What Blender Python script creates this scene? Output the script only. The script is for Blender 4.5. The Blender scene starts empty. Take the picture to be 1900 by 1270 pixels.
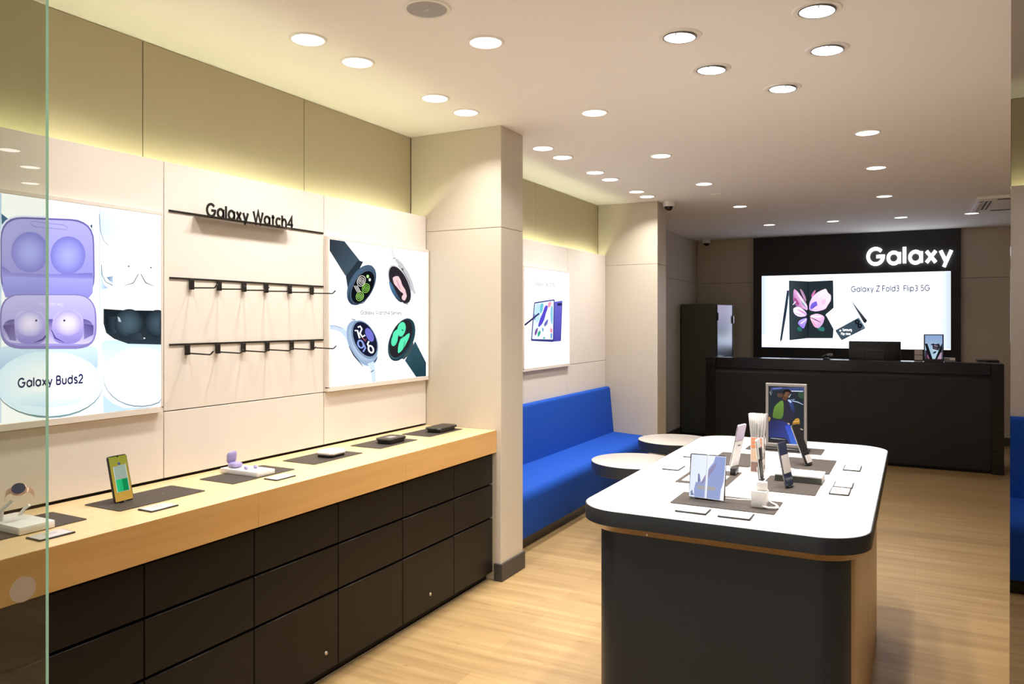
import bpy, bmesh, math, random
from mathutils import Vector, Matrix
C = bpy.context.scene.collection
S = bpy.context.scene
R = math.radians
random.seed(7)

# ------------------------------------------------------------------ camera
cam_data = bpy.data.cameras.new('camera'); cam = bpy.data.objects.new('camera', cam_data); C.objects.link(cam)
cam.location = (0, 0, 1.5)
cam.rotation_euler = (R(90), 0, math.atan2(747, 1407))
cam_data.sensor_width = 36; cam_data.lens = 36*1407/1900
cam_data.shift_y = -40/1900
cam_data.clip_start = 0.05
S.camera = cam

# ------------------------------------------------------------------ world, exposure
world = bpy.data.worlds.new('mall_ambient'); S.world = world; world.use_nodes = True
bg = world.node_tree.nodes['Background']
bg.inputs[0].default_value = (1.0, 0.95, 0.89, 1); bg.inputs[1].default_value = 1.0
S.view_settings.view_transform = 'Standard'; S.view_settings.look = 'None'
S.view_settings.exposure = 0.07; S.view_settings.gamma = 1.0; S.view_settings.use_curve_mapping = False
S.cycles.use_denoising = True
S.cycles.max_bounces = 10; S.cycles.diffuse_bounces = 5; S.cycles.glossy_bounces = 4; S.cycles.transparent_max_bounces = 12
S.cycles.sample_clamp_indirect = 6.0
S.cycles.caustics_reflective = False; S.cycles.caustics_refractive = False
LAMP = 5.6            # watts of an ordinary downlight
LAMP_ISLAND = 8.0   # the gimbal spots over the island
LAMP_REAR = 1.5       # downlights over the service desk
LAMP_COL = (1.0, 0.965, 0.915)
COVE = 30.0
BEAM = 120.0          # full beam angle in degrees

# ------------------------------------------------------------------ materials
def lin(c):
    def f(x):
        x = x/255.0
        return x/12.92 if x <= .04045 else ((x+.055)/1.055)**2.4
    return tuple(f(x) for x in c)
def new_mat(name):
    m = bpy.data.materials.new(name); m.use_nodes = True
    return m, m.node_tree.nodes, m.node_tree.links
def plain(name, rgb, rough=.5, metal=0.0, var=.04, scale=30.0, bump=0.0, coat=0.0, spec=.5, stretch=None):
    """a Principled surface whose colour wavers a little with noise"""
    m, n, l = new_mat(name); b = n['Principled BSDF']
    c = lin(rgb) if max(rgb) > 1 else rgb
    b.inputs['Roughness'].default_value = rough; b.inputs['Metallic'].default_value = metal
    b.inputs['Specular IOR Level'].default_value = spec; b.inputs['Coat Weight'].default_value = coat
    tc = n.new('ShaderNodeTexCoord'); no = n.new('ShaderNodeTexNoise'); no.inputs['Scale'].default_value = scale
    no.inputs['Detail'].default_value = 4
    src = tc.outputs['Object']
    if stretch:
        mp = n.new('ShaderNodeMapping'); mp.inputs['Scale'].default_value = stretch; l.new(src, mp.inputs[0]); src = mp.outputs[0]
    l.new(src, no.inputs['Vector'])
    mx = n.new('ShaderNodeMix'); mx.data_type = 'RGBA'
    mx.inputs['A'].default_value = tuple(min(1, x*(1-var)) for x in c)+(1,); mx.inputs['B'].default_value = tuple(min(1, x*(1+var)) for x in c)+(1,)
    l.new(no.outputs['Fac'], mx.inputs['Factor']); l.new(mx.outputs['Result'], b.inputs['Base Color'])
    if bump:
        bp = n.new('ShaderNodeBump'); bp.inputs['Strength'].default_value = bump; bp.inputs['Distance'].default_value = .002
        l.new(no.outputs['Fac'], bp.inputs['Height']); l.new(bp.outputs[0], b.inputs['Normal'])
    return m
def glow(name, rgb, strength):
    m, n, l = new_mat(name); n.remove(n['Principled BSDF'])
    e = n.new('ShaderNodeEmission'); e.inputs[0].default_value = tuple(rgb)+(1,); e.inputs[1].default_value = strength
    l.new(e.outputs[0], n['Material Output'].inputs[0]); return m
def printed(name, strength):
    """artwork colours held per corner; strength>0: a lit sheet or screen, 0: ink on paper"""
    m, n, l = new_mat(name); a = n.new('ShaderNodeAttribute'); a.attribute_name = 'Col'; b = n['Principled BSDF']
    b.inputs['Roughness'].default_value = .25
    if strength > 0:
        n.remove(b); e = n.new('ShaderNodeEmission'); e.inputs[1].default_value = strength
        l.new(a.outputs['Color'], e.inputs[0]); l.new(e.outputs[0], n['Material Output'].inputs[0])
    else:
        l.new(a.outputs['Color'], b.inputs['Base Color'])
    return m
def wood(name, c1, c2, axis, rough=.35, scale=1.0, spec=.5):
    """veneer: long grain along one axis"""
    m, n, l = new_mat(name); b = n['Principled BSDF']; b.inputs['Roughness'].default_value = rough; b.inputs['Specular IOR Level'].default_value = spec
    tc = n.new('ShaderNodeTexCoord'); mp = n.new('ShaderNodeMapping')
    s = [28*scale]*3; s[axis] = 1.6*scale; mp.inputs['Scale'].default_value = s
    no = n.new('ShaderNodeTexNoise'); no.inputs['Scale'].default_value = 1.0; no.inputs['Detail'].default_value = 6; no.inputs['Distortion'].default_value = .6
    l.new(tc.outputs['Object'], mp.inputs[0]); l.new(mp.outputs[0], no.inputs['Vector'])
    r = n.new('ShaderNodeValToRGB'); r.color_ramp.elements[0].position = .3; r.color_ramp.elements[1].position = .7
    r.color_ramp.elements[0].color = tuple(c1)+(1,); r.color_ramp.elements[1].color = tuple(c2)+(1,)
    l.new(no.outputs['Fac'], r.inputs[0]); l.new(r.outputs[0], b.inputs['Base Color']); return m
def floor_wood():
    m, n, l = new_mat('oak_plank_floor'); b = n['Principled BSDF']; b.inputs['Roughness'].default_value = .36; b.inputs['Specular IOR Level'].default_value = .4
    tc = n.new('ShaderNodeTexCoord')
    br = n.new('ShaderNodeTexBrick'); br.offset = .37; br.inputs['Scale'].default_value = 1.0
    br.inputs['Brick Width'].default_value = 1.22; br.inputs['Row Height'].default_value = .185
    br.inputs['Mortar Size'].default_value = .0012; br.inputs['Mortar Smooth'].default_value = .3; br.inputs['Bias'].default_value = 0
    br.inputs['Color1'].default_value = (.36, .24, .108, 1); br.inputs['Color2'].default_value = (.43, .295, .138, 1); br.inputs['Mortar'].default_value = (.32, .205, .085, 1)
    l.new(tc.outputs['Object'], br.inputs['Vector'])
    mp = n.new('ShaderNodeMapping'); mp.inputs['Scale'].default_value = (1.3, 22, 1)
    no = n.new('ShaderNodeTexNoise'); no.inputs['Scale'].default_value = 1.0; no.inputs['Detail'].default_value = 7; no.inputs['Distortion'].default_value = .8
    l.new(tc.outputs['Object'], mp.inputs[0]); l.new(mp.outputs[0], no.inputs['Vector'])
    r = n.new('ShaderNodeValToRGB'); r.color_ramp.elements[0].position = .3; r.color_ramp.elements[1].position = .72
    r.color_ramp.elements[0].color = (.70, .64, .58, 1); r.color_ramp.elements[1].color = (1.0, 1.0, 1.0, 1)
    l.new(no.outputs['Fac'], r.inputs[0])
    mx = n.new('ShaderNodeMix'); mx.data_type = 'RGBA'; mx.blend_type = 'MULTIPLY'; mx.inputs['Factor'].default_value = .9
    l.new(br.outputs['Color'], mx.inputs['A']); l.new(r.outputs[0], mx.inputs['B'])
    mp2 = n.new('ShaderNodeMapping'); mp2.inputs['Scale'].default_value = (9, 26, 1)      # scattered small knots
    vo = n.new('ShaderNodeTexVoronoi'); vo.inputs['Scale'].default_value = .45
    l.new(tc.outputs['Object'], mp2.inputs[0]); l.new(mp2.outputs[0], vo.inputs['Vector'])
    r2 = n.new('ShaderNodeValToRGB'); r2.color_ramp.elements[0].position = .02; r2.color_ramp.elements[1].position = .09
    r2.color_ramp.elements[0].color = (.62, .55, .48, 1); r2.color_ramp.elements[1].color = (1, 1, 1, 1)
    l.new(vo.outputs['Distance'], r2.inputs[0])
    m2 = n.new('ShaderNodeMix'); m2.data_type = 'RGBA'; m2.blend_type = 'MULTIPLY'; m2.inputs['Factor'].default_value = .8
    l.new(mx.outputs['Result'], m2.inputs['A']); l.new(r2.outputs[0], m2.inputs['B'])
    l.new(m2.outputs['Result'], b.inputs['Base Color']); return m
def clear_glass(name, tint, ior=1.5, refl=1.0):
    m, n, l = new_mat(name); n.remove(n['Principled BSDF'])
    t = n.new('ShaderNodeBsdfTransparent'); t.inputs[0].default_value = tuple(tint)+(1,)
    g = n.new('ShaderNodeBsdfGlossy'); g.inputs['Roughness'].default_value = 0.0; g.inputs[0].default_value = (1, 1, 1, 1)
    f = n.new('ShaderNodeFresnel'); f.inputs[0].default_value = ior
    ge = n.new('ShaderNodeNewGeometry'); iv = n.new('ShaderNodeMath'); iv.operation = 'SUBTRACT'; iv.inputs[0].default_value = 1.0; f2 = n.new('ShaderNodeMath'); f2.operation = 'MULTIPLY'; f2.use_clamp = True; f2.inputs[1].default_value = refl; l.new(f.outputs[0], f2.inputs[0]); f = f2; l.new(ge.outputs['Backfacing'], iv.inputs[1])
    iv.use_clamp = True; mu = n.new('ShaderNodeMath'); mu.operation = 'MULTIPLY'; l.new(f.outputs[0], mu.inputs[0]); l.new(iv.outputs[0], mu.inputs[1]); f = mu   # the sheet mirrors on its outer faces only
    mx = n.new('ShaderNodeMixShader'); l.new(f.outputs[0], mx.inputs[0]); l.new(t.outputs[0], mx.inputs[1]); l.new(g.outputs[0], mx.inputs[2])
    l.new(mx.outputs[0], n['Material Output'].inputs[0]); return m
def mirror_mat(name, rgb, rough=0.0):
    m, n, l = new_mat(name); n.remove(n['Principled BSDF'])
    g = n.new('ShaderNodeBsdfGlossy'); g.inputs['Roughness'].default_value = rough; g.inputs[0].default_value = tuple(rgb)+(1,)
    l.new(g.outputs[0], n['Material Output'].inputs[0]); return m

def glass_edge():
    m, n, l = new_mat('green_glass_edge'); n.remove(n['Principled BSDF'])
    d = n.new('ShaderNodeBsdfDiffuse'); d.inputs[0].default_value = (.36, .62, .50, 1); t = n.new('ShaderNodeBsdfTranslucent'); t.inputs[0].default_value = (.42, .80, .64, 1)
    mx = n.new('ShaderNodeMixShader'); mx.inputs[0].default_value = .65; l.new(d.outputs[0], mx.inputs[1]); l.new(t.outputs[0], mx.inputs[2]); l.new(mx.outputs[0], n['Material Output'].inputs[0]); return m
M = {
 'ceiling': plain('ceiling_paint', (.92, .895, .86), .8, var=.01, scale=3),
 'tan': plain('tan_wall_laminate', (.50, .435, .30), .55, var=.015, scale=60, stretch=(1, 1, .1)),
 'beige': plain('beige_pillar_laminate', (.56, .50, .405), .5, var=.015, scale=60, stretch=(1, 1, .1)),
 'cream': plain('cream_board', (.74, .68, .62), .5, var=.012, scale=50, stretch=(1, 1, .1)),
 'gap': plain('dark_joint', (.05, .04, .03), .8),
 'base': plain('charcoal_baseboard', (.045, .04, .038), .45),
 'floor': floor_wood(),
 'maple': wood('maple_laminate', (.66, .47, .24), (.74, .55, .31), 1, .3),
 'maple_edge': wood('maple_edge_band', (.64, .36, .12), (.72, .43, .16), 1, .28),
 'oak': wood('oak_side_panel', (.34, .21, .085), (.42, .27, .12), 2, .3),
 'brown': plain('dark_brown_drawer_front', (.011, .0082, .0066), .38, spec=.22, var=.12, scale=8, stretch=(1, 1, .3)),
 'carcass': plain('black_carcass', (.008, .007, .006), .7),
 'black': plain('black_plastic', (.012, .012, .013), .35),
 'black_metal': plain('black_powder_coat', (.014, .011, .009), .5, spec=.3),
 'charcoal': plain('charcoal_laminate', (.026, .030, .036), .36, spec=.35, var=.06, scale=4),
 'espresso': plain('espresso_leather', (.012, .0105, .009), .42, spec=.35, var=.1, scale=260, bump=.25),
 'espresso_wood': wood('espresso_veneer', (.011, .009, .008), (.016, .013, .011), 0, .22, spec=.4),
 'signblack': plain('black_sign_board', (.006, .006, .007), .5),
 'white_top': plain('white_laminate', (.86, .84, .82), .12, var=.005, coat=.3),
 'offwhite_top': plain('cream_laminate_top', (.50, .455, .41), .3, var=.01),
 'white': plain('white_plastic', (.82, .81, .80), .35, var=.01),
 'blue': plain('royal_blue_upholstery', (.008, .07, .42), .8, spec=.2, var=.06, scale=400, bump=.15),
 'mat': plain('taupe_display_mat', (.056, .045, .038), .55, spec=.25, var=.05, scale=200, bump=.1),
 'steel': plain('brushed_steel', (.55, .55, .55), .3, metal=1, var=.03, scale=90, stretch=(1, 1, 12)),
 'silver': plain('silver_frame', (.17, .155, .14), .4, metal=.3),
 'grey': plain('mid_grey_plastic', (.30, .29, .28), .5),
 'grille': plain('speaker_grille', (.36, .34, .33), .6, var=.25, scale=900),
 'ring': plain('white_lamp_ring', (.85, .83, .79), .4, var=.01),
 'ring_dark': plain('dark_lamp_collar', (.16, .15, .14), .4),
 'paper': plain('white_card', (.56, .52, .50), .6, var=.01),
 'leaflet': plain('white_leaflet_paper', (.82, .80, .78), .55, var=.01),
 'ink': plain('grey_print', (.16, .12, .13), .7),
 'lavender': plain('lavender_plastic', (.33, .29, .52), .3),
 'lilac': plain('lilac_phone_back', (.55, .46, .62), .25),
 'navy': plain('navy_glass', (.03, .04, .08), .12),
 'darkgreen': plain('dark_green_steel', (.072, .080, .066), .45, var=.05, scale=5),
 'cabglass': mirror_mat('cabinet_glass_reflection', (.50, .53, .56), .28),
 'dome': plain('smoked_dome', (.01, .01, .01), .08),
 'orange': plain('orange_print', (.55, .20, .08), .4),
 'rose': plain('rose_gold_metal', (.62, .40, .30), .3, metal=.4),
 'acrylic': clear_glass('clear_acrylic', (.93, .94, .94), 1.3),
 'glass': clear_glass('shopfront_glass', (.84, .86, .81), 1.52, 2.3),
 'glassedge': glass_edge(),
 'sticker': plain('frosted_dot', (.70, .60, .48), .7),
 'mirror': mirror_mat('tinted_mirror', (.50, .48, .47)),
 'lamp': glow('lamp_lens', (1, .97, .92), 5),
 'lamp_island': glow('gimbal_lens', (1, .98, .95), 5),
 'lamp_rear': glow('rear_lens', (1, .97, .92), 3),
 'cove': glow('cove_led', (.95, 1.0, .60), COVE),
 'signwhite': glow('sign_face', (.92, .96, 1), 4.5),
 'poster': printed('backlit_print', 1.3),
 'poster_rear': printed('backlit_print_rear', 1.8),
 'screen': printed('self_lit_image', 1.0),
 'print': printed('paper_print', 0),
}

# ------------------------------------------------------------------ mesh helpers
class MB:
    """collects shapes; build() links them as ONE mesh object"""
    def __init__(s): s.v = []; s.f = []; s.m = []
    def add(s, vs, fs, mi=0):
        o = len(s.v); s.v += [tuple(v) for v in vs]
        for f in fs: s.f.append([o+i for i in f]); s.m.append(mi)
        return s
    def box(s, x0, x1, y0, y1, z0, z1, mi=0):
        vs = [(x, y, z) for z in (z0, z1) for y in (y0, y1) for x in (x0, x1)]
        return s.add(vs, [(0, 2, 3, 1), (4, 5, 7, 6), (0, 1, 5, 4), (2, 6, 7, 3), (0, 4, 6, 2), (1, 3, 7, 5)], mi)
    def rbox(s, x0, x1, y0, y1, z0, z1, r=.004, seg=2, mi=0):
        bm = bmesh.new(); bmesh.ops.create_cube(bm, size=1)
        for v in bm.verts: v.co = Vector(((x0+x1)/2+v.co.x*(x1-x0), (y0+y1)/2+v.co.y*(y1-y0), (z0+z1)/2+v.co.z*(z1-z0)))
        bmesh.ops.bevel(bm, geom=bm.edges[:], offset=r, segments=seg, affect='EDGES', profile=.5)
        bm.verts.index_update()
        s.add([v.co[:] for v in bm.verts], [[v.index for v in f.verts] for f in bm.faces], mi); bm.free(); return s
    def loft(s, loops, mi=0, cap=(True, True), closed=True):
        k = len(loops[0]); vs = [p for L in loops for p in L]; fs = []
        for a in range(len(loops)-1):
            for i in range(k if closed else k-1):
                j = (i+1) % k; fs.append((a*k+i, a*k+j, (a+1)*k+j, (a+1)*k+i))
        if cap[0]: fs.append(tuple(range(k))[::-1])
        if cap[1]: fs.append(tuple((len(loops)-1)*k+i for i in range(k)))
        return s.add(vs, fs, mi)
    def lathe(s, prof, c=(0, 0, 0), n=40, mi=0, cap=(False, False)):
        return s.loft([[(c[0]+r*math.cos(2*math.pi*i/n), c[1]+r*math.sin(2*math.pi*i/n), c[2]+z) for i in range(n)] for r, z in prof], mi, cap)
    def cyl(s, c, r, z0, z1, n=32, mi=0): return s.lathe([(r, z0), (r, z1)], c, n, mi, (True, True))
    def tube(s, pts, r, n=8, mi=0):
        P = [Vector(p) for p in pts]; loops = []; up = None
        for i, p in enumerate(P):
            t = (P[min(i+1, len(P)-1)]-P[max(i-1, 0)]).normalized()
            if up is None: up = Vector((0, 0, 1)) if abs(t.z) < .9 else Vector((1, 0, 0))
            a = t.cross(up).normalized(); b = a.cross(t); up = b
            loops.append([tuple(p+(a*math.cos(2*math.pi*k/n)+b*math.sin(2*math.pi*k/n))*r) for k in range(n)])
        return s.loft(loops, mi)
    def xf(s, mat):
        s.v = [tuple(mat @ Vector(v)) for v in s.v]; return s
    def build(s, name, mats, parent=None, world=False, smooth=40):
        me = bpy.data.meshes.new(name)
        off = Vector((0, 0, 0))
        if parent is not None and world:
            mw = parent.matrix_basis.inverted(); vs = [tuple(mw @ Vector(v)) for v in s.v]
        else: vs = s.v
        me.from_pydata(vs, [], s.f)
        bm = bmesh.new(); bm.from_mesh(me); bmesh.ops.recalc_face_normals(bm, faces=bm.faces[:]); bm.to_mesh(me); bm.free()
        if not isinstance(mats, (list, tuple)): mats = [mats]
        for m in mats: me.materials.append(M[m] if isinstance(m, str) else m)
        if len(mats) > 1: me.polygons.foreach_set('material_index', s.m)
        if smooth:
            me.shade_smooth(); me.set_sharp_from_angle(angle=R(smooth))
        o = bpy.data.objects.new(name, me); C.objects.link(o)
        if parent is not None: o.parent = parent
        return o
def tag(o, label=None, cat=None, group=None, kind=None):
    if label: o['label'] = label
    if cat: o['category'] = cat
    if group: o['group'] = group
    if kind: o['kind'] = kind
    return o
def thing(name, label, cat, loc=(0, 0, 0), rz=0.0, group=None, rot=None):
    o = bpy.data.objects.new(name, None); C.objects.link(o); o.empty_display_size = .05
    o.rotation_euler = rot if rot else (0, 0, rz); o.location = loc
    o.matrix_basis = Matrix.LocRotScale(Vector(loc), o.rotation_euler, None)
    return tag(o, label, cat, group)
def struct(name, mb, m, **k):
    return tag(mb.build(name, m, **k), kind='structure')
def kids(o): return [c for c in bpy.data.objects if c.parent is o]
def copy_tree(o, parent=None):
    c = o.copy(); C.objects.link(c)
    if parent is not None: c.parent = parent
    for ch in kids(o): copy_tree(ch, c)
    return c
def rrect(x0, x1, y0, y1, r, z, n=8):
    out = []
    for cx, cy, a0 in ((x1-r, y1-r, 0), (x0+r, y1-r, 90), (x0+r, y0+r, 180), (x1-r, y0+r, 270)):
        for i in range(n+1):
            a = R(a0+90*i/n); out.append((cx+r*math.cos(a), cy+r*math.sin(a), z))
    return out

# ------------------------------------------------------------------ stroke lettering (x-height 1, cap height 1.4)
def arc(cx, cy, r, a0, a1, n=None, ry=None):
    n = n or max(3, int(abs(a1-a0)/15)); ry = ry or r
    return [(cx+r*math.cos(R(a0+(a1-a0)*i/n)), cy+ry*math.sin(R(a0+(a1-a0)*i/n))) for i in range(n+1)]
SS = [(.72, .84), (.56, .97), (.36, 1), (.16, .95), (.06, .80), (.12, .64), (.36, .53), (.60, .42), (.74, .26), (.68, .08), (.46, 0), (.24, .01), (.04, .15)]
GLYPH = {
 'a': ([arc(.5, .5, .5, 0, 360), [(1, 1), (1, 0)]], 1.32), 'b': ([arc(.5, .5, .5, 0, 360), [(0, 1.45), (0, 0)]], 1.3),
 'd': ([arc(.5, .5, .5, 0, 360), [(1, 1.45), (1, 0)]], 1.32), 'p': ([arc(.5, .5, .5, 0, 360), [(0, 1), (0, -.42)]], 1.3),
 'o': ([arc(.5, .5, .5, 0, 360)], 1.28), 'l': ([[(0, 0), (0, 1.45)]], .34), 'i': ([[(0, 0), (0, 1)], [(0, 1.28), (0, 1.42)]], .34),
 'x': ([[(0, 0), (.8, 1)], [(0, 1), (.8, 0)]], 1.08), 'y': ([[(0, 1), (.46, .02)], [(.92, 1), (.28, -.42)]], 1.18),
 'G': ([arc(.7, .7, .7, 42, 350)+[(1.4, .68), (.78, .68)]], 1.72), 'W': ([[(0, 1.4), (.46, 0), (.92, 1.4), (1.38, 0), (1.84, 1.4)]], 2.06),
 't': ([[(.24, 1.32), (.24, 0)], [(0, 1), (.52, 1)]], .78), 'c': ([arc(.5, .5, .5, 48, 312)], 1.1),
 'h': ([[(0, 0), (0, 1.45)], arc(.42, .57, .42, 180, 0)+[(.84, 0)]], 1.14), 'n': ([[(0, 0), (0, 1)], arc(.42, .57, .42, 180, 0)+[(.84, 0)]], 1.14),
 'm': ([[(0, 0), (0, 1)], arc(.35, .63, .35, 180, 0)+[(.7, 0)], arc(1.05, .63, .35, 180, 0)+[(1.4, 0)]], 1.7),
 'u': ([[(0, 1), (0, .43)]+arc(.42, .42, .42, 180, 360)+[(.84, 1)], [(.84, 1), (.84, 0)]], 1.16), 'g': ([arc(.5, .5, .5, 0, 360), [(1, 1), (1, -.1)]+arc(.55, -.05, .45, 0, -140)], 1.32),
 's': ([SS], 1.0), 'S': ([[(x*1.15, y*1.4) for x, y in SS]], 1.15), 'e': ([[(1, .5), (0, .5)], arc(.5, .5, .5, 0, 316)], 1.24), 'r': ([[(0, 0), (0, 1)], arc(.42, .57, .42, 180, 65)], .76),
 'B': ([[(0, 0), (0, 1.4)], [(0, 1.4), (.5, 1.4)]+arc(.5, 1.06, .34, 90, -90)+[(0, .72)], [(.5, .72)]+arc(.56, .36, .36, 90, -90)+[(0, 0)]], 1.22),
 'Z': ([[(0, 1.4), (1, 1.4), (0, 0), (1.02, 0)]], 1.26), 'F': ([[(0, 0), (0, 1.4), (.82, 1.4)], [(0, .72), (.74, .72)]], 1.02), 'E': ([[(.84, 0), (0, 0), (0, 1.4), (.84, 1.4)], [(0, .72), (.76, .72)]], 1.1),
 'T': ([[(0, 1.4), (1, 1.4)], [(.5, 1.4), (.5, 0)]], 1.14), 'O': ([arc(.7, .7, .7, 0, 360)], 1.64), 'U': ([[(0, 1.4), (0, .5)]+arc(.5, .5, .5, 180, 360)+[(1, 1.4)]], 1.26),
 'N': ([[(0, 0), (0, 1.4), (1, 0), (1, 1.4)]], 1.28), 'D': ([[(0, 0), (0, 1.4), (.45, 1.4)]+arc(.45, .7, .7, 90, -90)+[(0, 0)]], 1.4), 'Y': ([[(0, 1.4), (.5, .68), (1, 1.4)], [(.5, .68), (.5, 0)]], 1.16),
 'A': ([[(0, 0), (.56, 1.4), (1.12, 0)], [(.2, .45), (.92, .45)]], 1.26), 'K': ([[(0, 0), (0, 1.4)], [(.9, 1.4), (.05, .62)], [(.3, .85), (.95, 0)]], 1.1),
 '2': ([arc(.45, .97, .43, 165, -20)+[(.7, .7), (0, 0), (.95, 0)]], 1.2), '3': ([arc(.42, 1.05, .35, 150, -90)+arc(.42, .36, .37, 90, -150)], 1.1),
 '4': ([[(.78, 0), (.78, 1.4), (0, .4), (1.02, .4)]], 1.26), '5': ([[(.84, 1.4), (.18, 1.4), (.10, .74)]+arc(.42, .45, .46, 128, -150)], 1.14), '7': ([[(0, 1.4), (.92, 1.4), (.3, 0)]], 1.06),
 ' ': ([], .5),
}
def ribbon(pts, w):
    pts = [q for i, q in enumerate(pts) if i == 0 or (Vector(q)-Vector(pts[i-1])).length > 1e-4]
    closed = len(pts) > 3 and (Vector(pts[0])-Vector(pts[-1])).length < 1e-5
    P = [Vector(p) for p in pts[:-1]] if closed else [Vector(p) for p in pts]; k = len(P); Lp = []; Rp = []
    for i in range(k):
        if closed: d0 = (P[i]-P[i-1]).normalized(); d1 = (P[(i+1) % k]-P[i]).normalized()
        else:
            d1 = (P[min(i+1, k-1)]-P[min(i, k-2)]).normalized(); d0 = (P[max(i, 1)]-P[max(i-1, 0)]).normalized()
        n0 = Vector((-d0.y, d0.x)); n1 = Vector((-d1.y, d1.x)); n = n0+n1
        n = n.normalized() if n.length > 1e-6 else n1
        f = min(2.2, 1/max(.3, n.dot(n1)))
        Lp.append(P[i]+n*w/2*f); Rp.append(P[i]-n*w/2*f)
    return Lp, Rp, closed
def layout(txt, w):
    """[(char, [(left, right, closed)...])...] and the total width"""
    x = 0; out = []
    for ch in txt:
        st, adv = GLYPH[ch]; rb = []
        for s in st: rb.append(ribbon([(px+x, py) for px, py in s], w))
        out.append((ch, rb)); x += adv+max(0, w-.1)*.75
    x0 = min(v.x for c, rb in out for L, Rr, cl in rb for v in L+Rr); x1 = max(v.x for c, rb in out for L, Rr, cl in rb for v in L+Rr)
    return out, x0, x1

def art(name, items, P, mat, parent, step=.00006, base=None):
    """printed artwork: flat coloured shapes laid on a sheet. P(a, b, d) gives the point a along, b up, d off the sheet"""
    S_ = {'poster': 1.3, 'poster_rear': 1.8, 'screen': 1.0, 'print': 1.0}[mat]
    vs = []; fs = []; cols = []; d = 0.0
    def tone(c):
        return tuple(x*(1/S_+(1-1/S_)*x**4) for x in lin(c))
    if base:
        a0, a1, b0, b1, c = base
        vs += [P(a0, b0, 0), P(a1, b0, 0), P(a1, b1, 0), P(a0, b1, 0)]; fs.append((0, 1, 2, 3)); cols.append([tone(c)]*4)
    for it in items:
        d += step; o = len(vs)
        if it[0] == 'p':
            pts = it[1]; c1 = tone(it[2]); k = len(pts); vs += [P(a, b, d) for a, b in pts]; fs.append(tuple(range(o, o+k)))
            if len(it) > 3:
                c2 = tone(it[3]); g0, g1 = it[4]; dx, dy = g1[0]-g0[0], g1[1]-g0[1]; q = dx*dx+dy*dy or 1
                cc = []
                for a, b in pts:
                    t = min(1, max(0, ((a-g0[0])*dx+(b-g0[1])*dy)/q)); cc.append(tuple(u+(v-u)*t for u, v in zip(c1, c2)))
                cols.append(cc)
            else: cols.append([c1]*k)
        elif it[0] == 'e':
            c1, c2 = tone(it[3]), tone(it[4]); pts = it[2]; k = len(pts)
            mid = [((a+it[1][0])/2, (b+it[1][1])/2) for a, b in pts]; cm = tuple((u*.62+v*.38) for u, v in zip(c1, c2))
            vs += [P(*it[1], d)]+[P(a, b, d) for a, b in mid]+[P(a, b, d) for a, b in pts]
            for i in range(k):
                j = (i+1) % k
                fs.append((o, o+1+i, o+1+j)); cols.append([c1, cm, cm])
                fs.append((o+1+i, o+1+k+i, o+1+k+j, o+1+j)); cols.append([cm, c2, c2, cm])
        elif it[0] == 's':
            Lp, Rp, c, cl = it[1], it[2], tone(it[3]), it[4]; k = len(Lp)
            vs += [P(a, b, d) for a, b in Lp+Rp]
            for i in range(k if cl else k-1):
                j = (i+1) % k; fs.append((o+i, o+j, o+k+j, o+k+i)); cols.append([c]*4)
        elif it[0] == 't':
            _, txt, x0, y0, x1, h, w, c = it; c = tone(c)
            lay, l0, l1 = layout(txt, w*1.0); sx = (x1-x0)/(l1-l0); sy = h/1.4
            for ch, rb in lay:
                for Lp, Rp, cl in rb:
                    o = len(vs); k = len(Lp); vs += [P(x0+(v.x-l0)*sx, y0+v.y*sy, d) for v in Lp+Rp]
                    for i in range(k if cl else k-1):
                        j = (i+1) % k; fs.append((o+i, o+j, o+k+j, o+k+i)); cols.append([c]*4)
    me = bpy.data.meshes.new(name); me.from_pydata([tuple(v) for v in vs], [], fs)
    ca = me.color_attributes.new('Col', 'FLOAT_COLOR', 'CORNER')
    i = 0
    for poly, cc in zip(me.polygons, cols):
        for k, li in enumerate(poly.loop_indices): ca.data[li].color = (*cc[k], 1)
    me.materials.append(M[mat]); o = bpy.data.objects.new(name, me); C.objects.link(o)
    if parent is not None: o.parent = parent
    return o
def letters(txt, P, h, x0, x1, weight, depth, mats, parent, name='letter', edge=None):
    """solid letters, one mesh each. P(a, b, d): a along, b up, d off the wall"""
    lay, l0, l1 = layout(txt, weight); sx = (x1-x0)/(l1-l0); sy = h/1.4
    for ch, rb in lay:
        mb = MB()
        for Lp, Rp, cl in rb:
            k = len(Lp); q = lambda v, d: P(x0+(v.x-l0)*sx, v.y*sy, d)
            loops = [[q(Lp[i], 0), q(Lp[i], depth), q(Rp[i], depth), q(Rp[i], 0)] for i in range(k)]
            if cl: loops.append(loops[0])
            mb.loft(loops, cap=(not cl, not cl))
        if mb.v: mb.build(name, mats, parent, smooth=30)
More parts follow.
